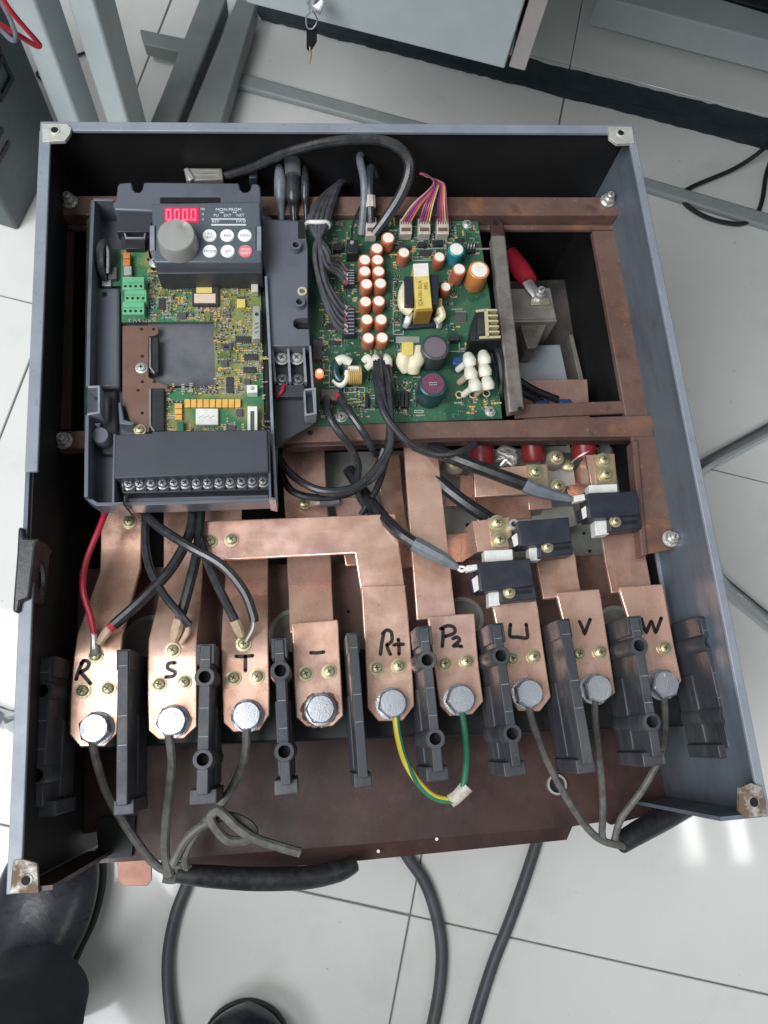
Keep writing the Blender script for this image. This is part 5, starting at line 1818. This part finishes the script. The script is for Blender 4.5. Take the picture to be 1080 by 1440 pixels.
AV = [(500, 330, 550, 495), (560, 365, 625, 470), (590, 465, 640, 585), (640, 360, 690, 480), (640, 495, 700, 560), (462, 500, 512, 545), (520, 500, 555, 600), (560, 470, 595, 530), (445, 540, 480, 560), (432, 330, 450, 470)]
sprinkle(pb, ZB, [(445, 312), (670, 316), (700, 580), (450, 592)], 760, 3, [M['lead'], M['chip'], M['chip'], M['tant'], M['sheet']], AV)
b = B()
for q in ([(463, 514), (471, 514), (471, 544), (463, 544)], [(484, 545), (513, 545), (513, 552), (484, 552)], [(553, 396), (567, 395), (567, 470), (553, 470)], [(580, 350), (612, 349), (612, 366), (580, 366)], [(628, 482), (646, 482), (646, 494), (628, 494)], [(520, 556), (528, 556), (528, 560), (520, 560)], [(583, 577), (595, 577), (595, 580), (583, 580)]):
    b.ribbon(PX(q, ZB + 0.0004), 0.0003, 0.0003, True)
obj('print_outline', b, M['print_w'], pb)


def connector(x, y, m='offwhite', nw=5, wpx=17, hpx=22):
    o = pbox('connector', x - wpx / 2, y - hpx / 2, x + wpx / 2, y + hpx / 2, ZB + 0.009, 0.0085, m, pb, 0.0005)
    b = B()
    for k in range(nw):
        xx = x - wpx / 2 + wpx * (k + 0.5) / nw
        b.prism(quad(xx - 0.8, y - hpx / 2 + 1, xx + 0.8, y - hpx / 2 + 8, ZB + 0.0093), 0.0005)
    b.prism(quad(x - wpx / 2 + 2, y + 2, x + wpx / 2 - 2, y + 7, ZB + 0.0093), 0.0005)
    obj('slot', b, M['brown'], o)
    return o


for x in (571, 597, 623):
    connector(x, 318)
connector(522, 318, nw=3, wpx=15, hpx=26)
connector(538, 508, 'chip_grey', 4, 18, 22)
connector(464, 555, 'chip_grey', 5, 26, 16)
for y0, y1, n in ((378, 400, 6), (432, 471, 8)):
    o = pbox('wire_socket', 484, y0, 499, y1, ZB + 0.007, 0.0065, 'ferrite', pb)
    b = B()
    for k in range(n):
        y = y0 + (y1 - y0) * (k + 0.5) / n
        b.prism(quad(485, y - 0.6, 498, y + 0.6, ZB + 0.0074), 0.0005)
    obj('slot', b, M['print_g'], o)

# ================================================================== grey case, left of the power board
cs = thing('control_case', 'grey plastic tray shaped case holding the keypad and the yellow green board', 'case', at(260, 500, -0.046))
b = B()
b.prism(PX([(126, 284), (160, 290), (368, 296), (384, 309), (428, 311), (436, 480), (442, 592), (392, 600), (388, 706), (136, 712), (121, 700)], -0.0415), 0.004)
obj('floor_panel', b, M['case'], cs)
b = B()
b.prism(PX([(158, 286), (163, 281), (165, 262), (168, 257), (185, 256), (187, 266), (191, 270), (197, 270), (200, 266), (202, 256), (336, 257), (338, 266), (342, 270), (348, 270), (352, 266), (354, 258), (362, 258), (366, 262), (368, 296), (214, 297), (161, 295)], -0.0165), 0.024)
obj('top_flange', b, M['case'], cs, 0.0012)
b = B()
b.prism(PX([(368, 296), (371, 303), (380, 309), (428, 311), (433, 350), (433, 447), (418, 447), (413, 451), (413, 458), (418, 462), (435, 462), (436, 486), (378, 487), (373, 388), (369, 370)], -0.0225), 0.018)
rp = obj('side_panel', b, M['case'], cs, 0.0008)
b = B()
b.prism(PX([(419, 311), (428, 311), (429, 335), (419, 335)], -0.0220), 0.002)
b.prism(PX([(410, 450), (433, 448), (433, 461), (412, 461)], -0.030), 0.002)
obj('recess', b, M['hole'], rp)
for x, y, rr, h in ((416, 344, 0.0040, 0.006), (421, 424, 0.0040, 0.005), (425, 409, 0.0034, 0.001)):
    c = at(x, y, -0.0225 + h)
    b = B()
    b.lathe([(rr * 0.62, -0.004), (rr * 0.62, 0), (rr, 0), (rr * 1.1, -h - 0.001)], c, (0, 0, 1), 20, cap=False, closed=True)
    o = obj('boss', b, M['case'] if h > 0.002 else M['fin'], rp)
    b = B()
    b.lathe([(rr * 0.62, -0.0035), (rr * 0.62, -0.003)], c, (0, 0, 1), 14)
    obj('bore', b, M['hole'], o)


def wallstrip(name, pts, z, w, dz, m='case', parent=None):
    b = B()
    b.ribbon(PX(pts, z), w, dz)
    o = obj(name, b, M[m], parent or cs, 0.0004)
    return o


wallstrip('side_wall', [(131, 281), (128, 350), (125, 450), (123.5, 543)], -0.0175, 0.0026, 0.024)
wallstrip('side_wall', [(122.5, 583), (121.5, 640), (121, 699)], -0.0175, 0.0026, 0.024)
wallstrip('side_wall', [(121, 699), (136, 709), (250, 707), (388, 702)], -0.0235, 0.0026, 0.018)
wallstrip('side_wall', [(374, 388), (379, 490), (383, 600), (388, 702)], -0.0185, 0.0020, 0.022, 'case_edge')
wallstrip('side_wall', [(436, 486), (439, 530), (443, 582), (430, 583)], -0.0225, 0.0016, 0.018, 'case_edge')
wallstrip('catch_loop', [(123.5, 544), (139, 543), (139, 580), (122.5, 582)], -0.0170, 0.0016, 0.016, 'case_edge')
wallstrip('catch_loop', [(428, 548), (443, 546), (444, 581), (430, 583), (428, 549)], -0.0205, 0.0015, 0.012, 'case_edge')
for q in ([(131, 280), (160, 281)],):
    wallstrip('side_wall', q, -0.0175, 0.0022, 0.024)
pbox('recess_block', 164, 297, 213, 326, -0.030, 0.010, 'case_dark', cs)
pbox('recess_block', 170, 326, 212, 352, -0.036, 0.004, 'case_dark', cs)
pbox('shelf', 176, 334, 204, 350, -0.030, 0.009, 'black', cs)
wallstrip('shelf_rim', [(175, 327), (177, 334), (203, 334), (204, 327)], -0.0285, 0.0012, 0.01, 'case_edge')
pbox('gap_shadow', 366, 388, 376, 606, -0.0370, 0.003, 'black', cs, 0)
pbox('inner_tray', 133, 404, 168, 545, -0.0330, 0.008, 'case', cs, 0.002)
b = B()
b.lathe([(0.0018, 0), (0.0018, 0.0004)], at(147, 414, -0.0330))
obj('bore', b, M['hole'], cs)
pbox('inner_tray', 140, 548, 165, 640, -0.0370, 0.004, 'case_dark', cs, 0.002)
b = B()
b.lathe([(0.0062, 0), (0.0062, 0.010), (0.0054, 0.0112)], at(146, 620, -0.0370), (0, 0, 1), 20)
obj('post', b, M['case'], cs)
b = B()
b.prism(PX([(166, 566), (170, 565), (174, 590), (190, 594), (186, 598), (168, 596)], -0.026), 0.012)
obj('latch', b, M['case'], cs, 0.0006)
pbox('socket', 172, 570, 188, 592, -0.0345, 0.004, 'black', cs)
b = B()
b.prism(PX([(384, 560), (428, 560), (430, 584), (446, 592), (436, 600), (400, 620), (388, 630)], -0.036), 0.004)
obj('apron', b, M['case_dark'], cs, 0.0006)
# two pole terminal
tb2 = pbox('terminal_block', 384, 490, 430, 557, -0.036, 0.006, 'black', cs, 0.0006)
pbox('cap_strip', 386, 541, 428, 558, -0.030, 0.006, 'case_dark', tb2)
b = B()
for q in ([(383, 488), (430, 487)], [(383, 488), (387, 537)], [(405, 488), (408, 537)], [(427, 488), (430, 537)]):
    b.ribbon(PX(q, -0.0265), 0.0017, 0.012)
obj('divider', b, M['case_edge'], tb2)
for x, y in ((396, 505), (417, 505), (397.5, 535), (419, 535)):
    (PSCREW if y < 520 else DSCREW).put(tb2, at(x, y, -0.0340), sc=1.2 if y < 520 else 1.1)
b = B()
b.tube(P3([(399, 541, -0.030), (397, 549, -0.028), (389, 558, -0.031)]), 0.0013, 8)
obj('jumper', b, M['red'], tb2)
# dull shield plate, brown bracket
pbox('shield_plate', 208, 448, 304, 543, -0.0385, 0.001, 'shield', cs, 0)
b = B()
b.prism(PX([(172, 458), (219, 457), (223, 461), (223, 468), (218, 472), (209, 473), (209, 530), (220, 536), (244, 545), (240, 551), (212, 549), (210, 607), (190, 612), (172, 560)], -0.0315), 0.0015)
br = obj('bracket_plate', b, M['brown'], cs, 0.0004)
b = B()
for x, y in ((199, 463), (216, 463), (200, 501), (200, 537), (217, 537), (194, 549), (200, 581), (237, 545)):
    b.lathe([(0.0011, 0), (0.0011, 0.0003)], at(x, y, -0.0315), (0, 0, 1), 12)
obj('bore', b, M['hole'], br)
PSCREW.put(br, at(199, 518, -0.0315))
SCREW.put(br, at(197, 605, -0.0315), sc=0.8)
for y0, y1 in ((474, 524), (546, 606)):
    o = pbox('clip', 211, y0, 223 if y0 < 500 else 231, y1, -0.030, 0.006, 'black', br, 0.0006)
    wallstrip('clip_edge', [(211, y0), (211, y1 - 8), (217, y1)], -0.0285, 0.0012, 0.004, 'case_edge', o)
# left pocket: small board and coiled lead
pk = pbox('pocket_board', 150, 350, 170, 402, -0.0360, 0.0015, 'pcb', cs, 0)
pbox('pocket_chip', 152, 375, 164, 392, -0.032, 0.004, 'chip_grey', pk)
b = B()
b.tube(P3([(146, 392, -0.033), (139, 375, -0.026), (139, 352, -0.022), (146, 340, -0.021), (152, 352, -0.025), (152, 385, -0.031)]), 0.0022, 8)
b.tube(P3([(149, 394, -0.033), (143, 372, -0.025), (144, 348, -0.021), (150, 340, -0.022)]), 0.0018, 8)
obj('coiled_lead', b, M['cable_grey'], pk)
pbox('tin_foot', 143, 392, 156, 402, -0.034, 0.003, 'tin', pk)
PSCREW.put(cs, at(218, 370, -0.012), sc=0.95)

# ================================================================== control board
ZK = -0.0345
kb = thing('control_board', 'yellow green control board with green terminals lying inside the grey case', 'circuit board', at(300, 500, ZK - 0.002))
b = B()
KB = [(170, 351), (208, 351), (214, 384), (366, 384), (372, 609), (231, 609), (230, 547), (303, 542), (300, 452), (171, 453)]
b.prism(PX(KB, ZK), 0.0016)
obj('board', b, M['pcb_ctl'], kb)
for k, (x0, y0, x1, y1) in enumerate(((172, 389, 203, 407), (175, 407, 206, 424), (172, 424, 203, 442))):
    o = pbox('screw_terminal', x0, y0, x1, y1, ZK + 0.010 - 0.0012 * k, 0.0095, 'term_green', kb, 0.0005)
    zt_ = ZK + 0.010 - 0.0012 * k
    b = B()
    for q in range(4):
        xx = x0 + (x1 - x0) * (q + 0.55) / 4.2
        b.lathe([(0.0010, 0), (0.0010, 0.0003)], at(xx, y1 - 4.5, zt_), (0, 0, 1), 8)
    obj('wire_hole', b, M['hole'], o)
    b = B()
    b.prism(quad(x0 + 1, y1 - 9.5, x1 - 1, y1 - 9, zt_ + 0.0002), 0.0004)
    obj('groove', b, M['green'], o)
pbox('jumper_block', 173, 355, 183, 363, ZK + 0.006, 0.0055, 'orange_w', kb)
pbox('jumper_block', 173, 364, 183, 373, ZK + 0.006, 0.0055, 'orange_w', kb)
pbox('switch', 174, 374, 185, 386, ZK + 0.005, 0.0045, 'sheet', kb)
o = chip(270, 397, 307, 429, ZK, kb, 'y', 16, 'chip', 0.003)
pbox('sticker', 276, 402, 298, 412, ZK + 0.0033, 0.0003, 'tape', o, 0)
pbox('sticker', 273, 413, 303, 426, ZK + 0.0034, 0.0004, 'label_p', o, 0)
for x0, y0, x1, y1, s, n in ((223, 419, 232, 435, 'x', 6), (331, 473, 352, 481, 'y', 8), (314, 483, 326, 492, 'y', 5), (343, 498, 362, 506, 'y', 8), (311, 507, 320, 515, 'y', 4), (342, 516, 360, 524, 'y', 8),
                             (318, 530, 328, 552, 'x', 9), (343, 533, 352, 540, 'y', 4), (332, 576, 341, 585, 'y', 5), (320, 598, 331, 607, 'y', 5), (312, 484, 322, 490, 'y', 4), (250, 440, 262, 448, 'y', 5)):
    chip(x0, y0, x1, y1, ZK, kb, s, n, 'chip' if n > 5 else 'chip_grey')
for k in range(9):
    pbox('tantalum_capacitor', 259.5 + 8.85 * k, 561, 267.4 + 8.85 * k, 572.5, ZK + 0.003, 0.0028, 'tant', kb, 0.0003)
for k in range(3):
    pbox('tantalum_capacitor', 245.5, 567 + 8 * k, 256, 574 + 8 * k, ZK + 0.003, 0.0028, 'tant', kb, 0.0003)
o = pbox('module', 275, 574, 307, 597, ZK + 0.003, 0.0028, 'white', kb, 0.0006)
b = B()
for k in range(9):
    b.box(at(280 + 2.6 * k, 587 - (k % 3), ZK + 0.0031), (0.0008, 0.0005, 0.0002), 0.4)
obj('print', b, M['print_g'], o)
pbox('socket', 249, 592, 258, 608, ZK + 0.005, 0.0048, 'green', kb)
o = pbox('push_switch', 347, 541, 362, 552, ZK + 0.008, 0.0078, 'white', kb, 0.0004)
b = B()
b.lathe([(0.0012, 0), (0.0012, 0.0012)], at(354.5, 546.5, ZK + 0.008), (0, 0, 1), 12)
obj('button', b, M['offwhite'], o)
o = pbox('board_connector', 348, 571, 362, 607, ZK + 0.009, 0.0088, 'white', kb, 0.0004)
pbox('slot', 352, 578, 357.5, 606, ZK + 0.0093, 0.0006, 'chip_grey', o, 0)
o = pbox('board_connector', 355, 430, 366, 476, ZK + 0.009, 0.0088, 'sheet', kb, 0.0005)
b = B()
b.lathe([(0.0014, 0), (0.0014, 0.0004)], at(361, 442, ZK + 0.009), (0, 0, 1), 12)
for k in range(3):
    b.box(at(361, 455 + 6 * k, ZK + 0.009), (0.0026, 0.0005, 0.0005), 0.4)
obj('slot', b, M['chip'], o)
pbox('board_connector', 353, 388, 363, 410, ZK + 0.007, 0.0068, 'offwhite', kb, 0.0005)
pbox('oscillator', 333, 420, 345, 432, ZK + 0.003, 0.0028, 'tape', kb)
KAV = [(170, 350, 208, 446), (264, 392, 312, 432), (240, 555, 345, 600), (345, 538, 368, 608), (352, 385, 368, 478)]
sprinkle(kb, ZK, KB, 900, 8, [M['lead'], M['chip'], M['sheet'], M['tant'], M['chip_grey']], KAV, 0.0005, 0.0012)

# ================================================================== black cover with its screw row
cv = thing('terminal_cover', 'matte dark cover with a row of thirteen screws along its lower edge', 'cover', at(270, 645, -0.03))
b = B()
b.prism(PX([(162, 611), (213, 609), (214, 606), (376, 604), (378, 664), (161, 673)], -0.0075), 0.012)
obj('lid', b, M['cover'], cv, 0.0008)
b = B()
b.prism(PX([(166, 672), (378, 664), (379, 689), (172, 694)], -0.0165), 0.02)
ts_ = obj('screw_strip', b, M['black'], cv, 0.0006)
b = B()
b.prism(PX([(175, 693), (378, 688), (378, 706), (182, 709)], -0.028), 0.01)
obj('front_shelf', b, M['case'], cv, 0.0008)
wallstrip('end_wall', [(161, 610), (159.5, 673), (159, 708), (173, 707)], -0.0100, 0.0016, 0.028, 'case', cv)
wallstrip('end_wall', [(377, 604), (379, 664), (380, 700), (389, 702)], -0.0100, 0.0016, 0.028, 'case', cv)
for x in (181, 196.5, 212.7, 229, 245, 260.6, 276.6, 292, 308, 324, 339.5, 354.5, 370):
    y = 681.5 - (x - 181) * 0.020
    DSCREW.put(cv, at(x, y, -0.0165), sc=0.98)
b = B()
for k in range(14):
    x = 173.5 + 15.75 * k
    y = 681 - (x - 181) * 0.020
    b.prism(quad(x - 0.8, y - 8, x + 0.8, y + 9, -0.0145), 0.002)
obj('divider', b, M['black'], ts_)

# ================================================================== keypad
ZY = -0.003
kp = thing('keypad', 'grey operator keypad with a round knob, red digits and six round keys', 'keypad', at(290, 330, ZY - 0.02))
b = B()
b.prism(PX([(213, 286), (366, 283), (368, 369), (216, 369)], ZY), 0.017)
obj('body', b, M['panel'], kp, 0.0012)
b = B()
b.prism(PX([(218, 366), (368, 366), (369, 384), (221, 385)], -0.013), 0.02)
obj('skirt', b, M['case_dark'], kp, 0.0008)
pbox('slot', 225, 277.5, 309, 285, -0.0155, 0.001, 'hole', kp, 0)
pbox('side_clip', 210.5, 317, 217.5, 352, ZY + 0.0012, 0.010, 'case_edge', kp, 0.0004)
pbox('side_clip', 361, 318, 367.5, 352, ZY + 0.0012, 0.010, 'case_edge', kp, 0.0004)
b = B()
for q in ([(217.5, 317), (219, 317), (219, 352), (217.5, 352)], [(359.5, 318), (361, 318), (361, 352), (359.5, 352)]):
    b.prism(PX(q, ZY + 0.0003), 0.0005)
obj('clip_gap', b, M['hole'], kp)
dw = pbox('display_window', 231, 291, 280, 312.5, ZY + 0.0004, 0.0008, 'segwin', kp, 0)
SEG = {'0': 'abcdef', '8': 'abcdefg', 'A': 'abcefg'}


def digit(ch, x, y, w, h):
    b = B()
    z = ZY + 0.0009
    th = 2.0
    g = {'a': (x, y, x + w, y + th), 'd': (x, y + h - th, x + w, y + h), 'g': (x, y + h / 2 - 1, x + w, y + h / 2 + 1),
         'f': (x, y, x + th, y + h / 2), 'b': (x + w - th, y, x + w, y + h / 2), 'e': (x, y + h / 2, x + th, y + h), 'c': (x + w - th, y + h / 2, x + w, y + h)}
    for s in SEG[ch]:
        b.prism(quad(*g[s], z), 0.0004)
    obj('digit', b, M['seg'], dw)


for k, ch in enumerate('0000'):
    digit(ch, 233 + 11.6 * k, 293.5, 8, 16)
b = B()
b.lathe([(0.0007, 0), (0.0007, 0.0004)], at(266.5, 309.5, ZY + 0.0005), (0, 0, 1), 8)
obj('decimal_point', b, M['seg'], dw)
# knob
kc = at(247.5, 329.5, 0.011)
b = B()
k_r = 0.0126
prof = [(k_r * 1.10, ZY + 0.0004 - kc.z), (k_r * 1.08, ZY + 0.003 - kc.z), (k_r * 1.02, -0.0014), (k_r * 0.99, -0.0004), (k_r * 0.95, 0.0)]
n0 = len(prof)
prof += [(k_r * 0.95 * (1 - (j + 1) / 15), 0.0) for j in range(14)]
b.lathe(prof, kc, (0, 0, 1), 64)
dc = at(258.5, 316.5, 0.011)
for q in b.v[n0 * 64 - 64:]:
    d_ = (q - dc).to_2d().length
    q.z -= 0.0016 * math.exp(-(d_ / 0.0031) ** 2)
kn = obj('knob', b, M['knob'], kp)
KEYS = ((295, 331.5, 'PU\nEXT', 'key_white'), (319.7, 331.5, 'REV', 'key_white'), (344.5, 331.5, 'FWD', 'key_white'),
        (295.5, 353.5, 'MODE', 'key_white'), (320.5, 353.5, 'SET', 'key_white'), (345.5, 353.5, 'STOP\nRESET', 'key_red'))
for x, y, s, m in KEYS:
    b = B()
    r = 0.0049
    b.lathe([(r * 1.04, 0), (r, 0.0007), (r * 0.93, 0.0011), (r * 0.3, 0.0013)], at(x, y, ZY), (0, 0, 1), 32)
    o = obj('key', b, M[m], kp)
    p = at(x, y, ZY + 0.00135)
    if '\n' in s:
        a, c = s.split('\n')
        lettering('key_text', a, 0.0027, p + Vector((0, 0.0014, 0)), M['print_g' if m == 'key_white' else 'print_r'], o, 0.0001)
        lettering('key_text', c, 0.0027, p + Vector((0, -0.0014, 0)), M['print_g' if m == 'key_white' else 'print_r'], o, 0.0001)
    else:
        lettering('key_text', s, 0.0030, p, M['print_g'], o, 0.0001)
zt_ = ZY + 0.0002
for s, x, y, sz in (('MON', 311.5, 295, 0.0036), ('PRGM', 330.5, 295, 0.0036), ('PU', 304, 303, 0.0031), ('EXT', 320, 303, 0.0031), ('NET', 338, 303, 0.0031), ('REV', 303, 311.5, 0.0031), ('FWD', 339, 311.5, 0.0031),
                    ('Hz', 285, 294, 0.0027), ('A', 285.5, 301, 0.0024), ('V', 285.5, 309, 0.0024)):
    lettering('panel_text', s, sz, at(x, y, zt_), M['print_w'], kp, 0.0002)
b = B()
for q in ((297, 307.2, 345, 308.6), (297, 315, 346, 317), (309, 298.3, 315, 299.2), (327, 298.3, 333, 299.2)):
    b.prism(quad(*q, zt_ + 0.0001), 0.0003)
obj('panel_line', b, M['print_w'], kp)

# ================================================================== harness above the boards
bundle = thing('wire_bundle', 'bundle of grey black wires tied with a white strap above the power board', 'wire bundle', at(450, 340, -0.03))
r = random.Random(11)
ends = [(487, 381), (487, 388), (487, 394), (487, 399), (486, 434), (486, 443), (486, 452), (487, 461), (487, 468)]
for k, (ex, ey) in enumerate(ends):
    u = (k - 4) / 4
    lz = 0.0022 if k % 2 else 0.0
    b = B()
    b.tube(P3([(484 + 8 * u, 250 + 8 * abs(u), -0.062), (468 + 11 * u, 266 - 6 * u, -0.046 + lz), (454 + 12 * u, 292, -0.034 + lz), (447 + 12.5 * u, 318, -0.0305 + lz), (449 - 11 * u + 2 * (k % 3), 350 + 5 * (k % 2), -0.029 + lz), (458 - 7 * u + r.uniform(-3, 3), (350 + ey) / 2, -0.032 + lz), (474 - 4 * u, ey - 14, -0.038), (ex, ey, -0.0425)]), 0.00175, 9)
    obj('wire', b, M['cable_mid'], bundle)
    b = B()
    b.tube(P3([(ex - 4, ey - 4, -0.0415), (ex + 1, ey, -0.0428)]), 0.0020, 8, smooth=False)
    obj('stripped_end', b, M['offwhite'] if k % 3 else M['pink'], bundle)
b = B()
b.tube([at(446.5, 317, -0.031) + Vector((math.cos(a) * 0.0088, 0.0006 * math.sin(3 * a), math.sin(a) * 0.0048)) for a in [j * 0.4488 for j in range(15)]], 0.0017, 8)
obj('cable_tie', b, M['white'], bundle)

lead('looped_cable', 'thick black cable looping across the far wall down to the power board', [(306, 250, -0.048), (350, 238, -0.036), (400, 216, -0.016), (455, 201, -0.004), (520, 196, -0.001), (558, 206, -0.001), (576, 232, -0.008), (567, 268, -0.020), (546, 303, -0.034), (526, 330, -0.043)],
     [0.0032, 0.0034, 0.0036, 0.0036, 0.0036, 0.0040, 0.0043, 0.0043, 0.0042, 0.0036], 'cable_grey')
lead('grey_lead', 'grey lead rising from the far wall beside the looping cable', [(508, 330, -0.048), (512, 290, -0.034), (512, 255, -0.026), (506, 222, -0.026), (514, 212, -0.034)], 0.0031, 'sleeve')
lead('grey_lead', 'grey lead with a pale joint running into the white connector', [(527, 250, -0.034), (522, 236, -0.027), (519, 262, -0.028), (520, 290, -0.034), (521, 312, -0.041)], 0.0034, 'cable_grey', extra=(('joint', [(520, 276, -0.031), (521, 292, -0.034)], 0.0044, 'offwhite'),))
lead('thin_lead', 'thin black lead dropping to the black trimmer on the power board', [(510, 286, -0.040), (503, 298, -0.040), (496, 318, -0.042), (495, 338, -0.0405)], 0.0010, 'cable')
for x, lab, m in ((393, 'dull grey sleeved plug left of the shiny one behind the case', 'sleeve'), (411, 'shiny grey sleeved plug standing behind the case', 'cable_grey'), (428, 'narrow dark sleeved plug right of the shiny one behind the case', 'cable_grey')):
    th = thing('sleeved_plug', lab, 'plug', at(x, 300, -0.05))
    b = B()
    w = 0.0058 if x == 411 else 0.0048 if x == 393 else 0.0034
    y0 = 222 if x == 411 else 236
    b.tube(P3([(x, y0, -0.036), (x + 1, y0 + 18, -0.034), (x + 1, 276, -0.038), (x + 2, 290, -0.042), (x + 3, 314, -0.048)]), [w * 0.7, w, w, w * 0.62, w * 0.5], 14)
    obj('sleeve', b, M[m], th)
    if x == 411:
        b = B()
        b.tube(P3([(x - 1, 218, -0.034), (x, 228, -0.031), (x + 1, 246, -0.0305)]), [0.004, 0.0066, 0.0062], 10, flat=0.6)
        obj('wrap', b, M['shield'], th)
    b = B()
    b.tube(P3([(x, y0 + 3, -0.037), (x - 4, y0 - 10, -0.05), (x - 2, y0 - 12, -0.08)]), 0.003, 8)
    obj('lead', b, M['cable'], th)
# connectors and clip at the far wall
o = thing('wall_plug', 'translucent plug housing lying behind the case near the far wall', 'plug', at(280, 245, -0.04))
b = B()
b.prism(PX([(258, 236), (312, 236), (314, 252), (262, 254)], -0.040), 0.010)
obj('housing', b, M['chassis'], o, 0.001)
b = B()
b.prism(PX([(258, 237), (264, 235), (274, 250), (266, 254)], -0.038), 0.012)
obj('latch', b, M['tin'], o, 0.0008)
for y in (240, 246):
    b = B()
    b.ribbon(PX([(272, y), (308, y)], -0.0392), 0.001, 0.001)
    obj('rib', b, M['sheet'], o)
b = B()
b.prism(PX([(339, 211), (370, 211), (371, 232), (362, 234), (362, 250), (350, 250), (349, 232), (340, 230)], -0.042), 0.012)
tag(obj('cable_clip', b, M['case_dark'], None, 0.001), 'black plastic cable clip on the dark far wall', 'clip')
b = B()
c = at(482, 238, -0.070)
b.tube([c + Vector((math.cos(a) * 0.017, 0.004 * math.sin(a), math.sin(a) * 0.016)) for a in [k * 0.4488 for k in range(15)]], 0.003, 10)
tag(obj('grommet', b, M['black']), 'round black grommet in the dark far wall above the wire bundle', 'grommet')
# thin coloured wires
cols = ['cream_w', 'pink', 'purple', 'pink', 'orange_w']
for g, x in enumerate((571, 597, 623)):
    th = thing('ribbon_wires', ('thin coloured wires fanning to the leftmost white connector', 'thin coloured wires running to the middle white connector', 'thin coloured wires running to the rightmost white connector')[g], 'wires', at(x, 300, -0.045))
    for k in range(5):
        ex = x - 6.8 + 3.4 * k
        b = B()
        sx = 612 + k * 1.6 if g < 2 else 616 + k * 1.8
        b.tube(P3([(575, 236 + k, -0.060), (598, 245 + k * 0.6, -0.045), (sx - 2, 256, -0.034), (sx - (10, 3, -3)[g], 268 - (0, 2, 4)[g], -0.029), ((sx + ex * 2) / 3, 288, -0.030), (ex, 311, -0.040)]), 0.00065, 6)
        obj('wire', b, M[cols[(k + g) % 5]], th)
# wires from the lower connectors
for k, (p, lab) in enumerate((([(532, 508, -0.038), (534, 530, -0.030), (539, 560, -0.030), (548, 596, -0.034), (549, 625, -0.040), (532, 655, -0.046), (500, 684, -0.050), (455, 690, -0.052), (415, 672, -0.054), (388, 640, -0.058)], 'grey wire looping from the board connector back under the case'),
                              ([(538, 510, -0.038), (545, 540, -0.032), (549, 575, -0.032), (550, 605, -0.036), (547, 635, -0.042), (525, 672, -0.050), (480, 693, -0.054), (440, 687, -0.056), (405, 662, -0.060), (392, 640, -0.066)], 'second grey wire of the loop lying just below the first'),
                              ([(529, 508, -0.038), (530, 540, -0.030), (540, 580, -0.030), (560, 608, -0.034), (585, 630, -0.038), (615, 640, -0.042), (645, 636, -0.046), (668, 625, -0.052)], 'grey wire sweeping from the board connector right over the rail'),
                              ([(545, 512, -0.038), (549, 540, -0.034), (549, 580, -0.036), (546, 620, -0.046), (540, 660, -0.060), (526, 695, -0.072), (508, 724, -0.080)], 'dark wire dropping straight behind the loop to the copper bars'),
                              ([(459, 560, -0.040), (461, 580, -0.034), (474, 604, -0.036), (492, 628, -0.044), (504, 655, -0.054), (502, 690, -0.070), (520, 722, -0.082)], 'grey wire leaving the small connector at its left pin'),
                              ([(478, 560, -0.040), (490, 578, -0.034), (508, 604, -0.036), (522, 628, -0.046), (528, 640, -0.060)], 'grey wire with a red end leaving the small connector'),
                              ([(390, 650, -0.066), (410, 690, -0.062), (455, 700, -0.062), (498, 690, -0.064), (528, 660, -0.062), (540, 630, -0.054)], 'lowest black wire of the loop under the rail'))):
    lead('board_wire', lab, p, 0.0027 if k != 3 else 0.0024, 'cable_grey' if k in (0, 1, 2, 4, 5) else 'cable', 'wire', extra=((('red_end', [(474, 556, -0.041), (479, 562, -0.0395)], 0.0024, 'red'),) if k == 5 else ()))
b = B()
for x in (529, 545):
    b.tube(P3([(x - 2, 500, -0.042), (x, 506, -0.039), (x + 1, 515, -0.0375)]), [0.0018, 0.0036, 0.0030], 10)
b.tube(P3([(512, 508, -0.044), (517, 503, -0.041), (521, 512, -0.041), (515, 518, -0.043)]), 0.0028, 8)
tag(obj('silicone_dab', b, M['glue']), 'white silicone dabs on the wires at the board connector', 'silicone')
lead('board_lead', 'black lead curving past the heat sink along the strut', [(694, 482, -0.045), (702, 500, -0.042), (706, 530, -0.046), (704, 560, -0.056), (700, 590, -0.075)], 0.0030, 'cable')
lead('board_lead', 'second black lead behind the white glued resistors', [(690, 492, -0.050), (698, 520, -0.050), (699, 550, -0.056), (694, 575, -0.075)], 0.0022, 'cable')
for o in [x for x in COL.objects if x.parent is None and x.type == 'EMPTY']:
    pass
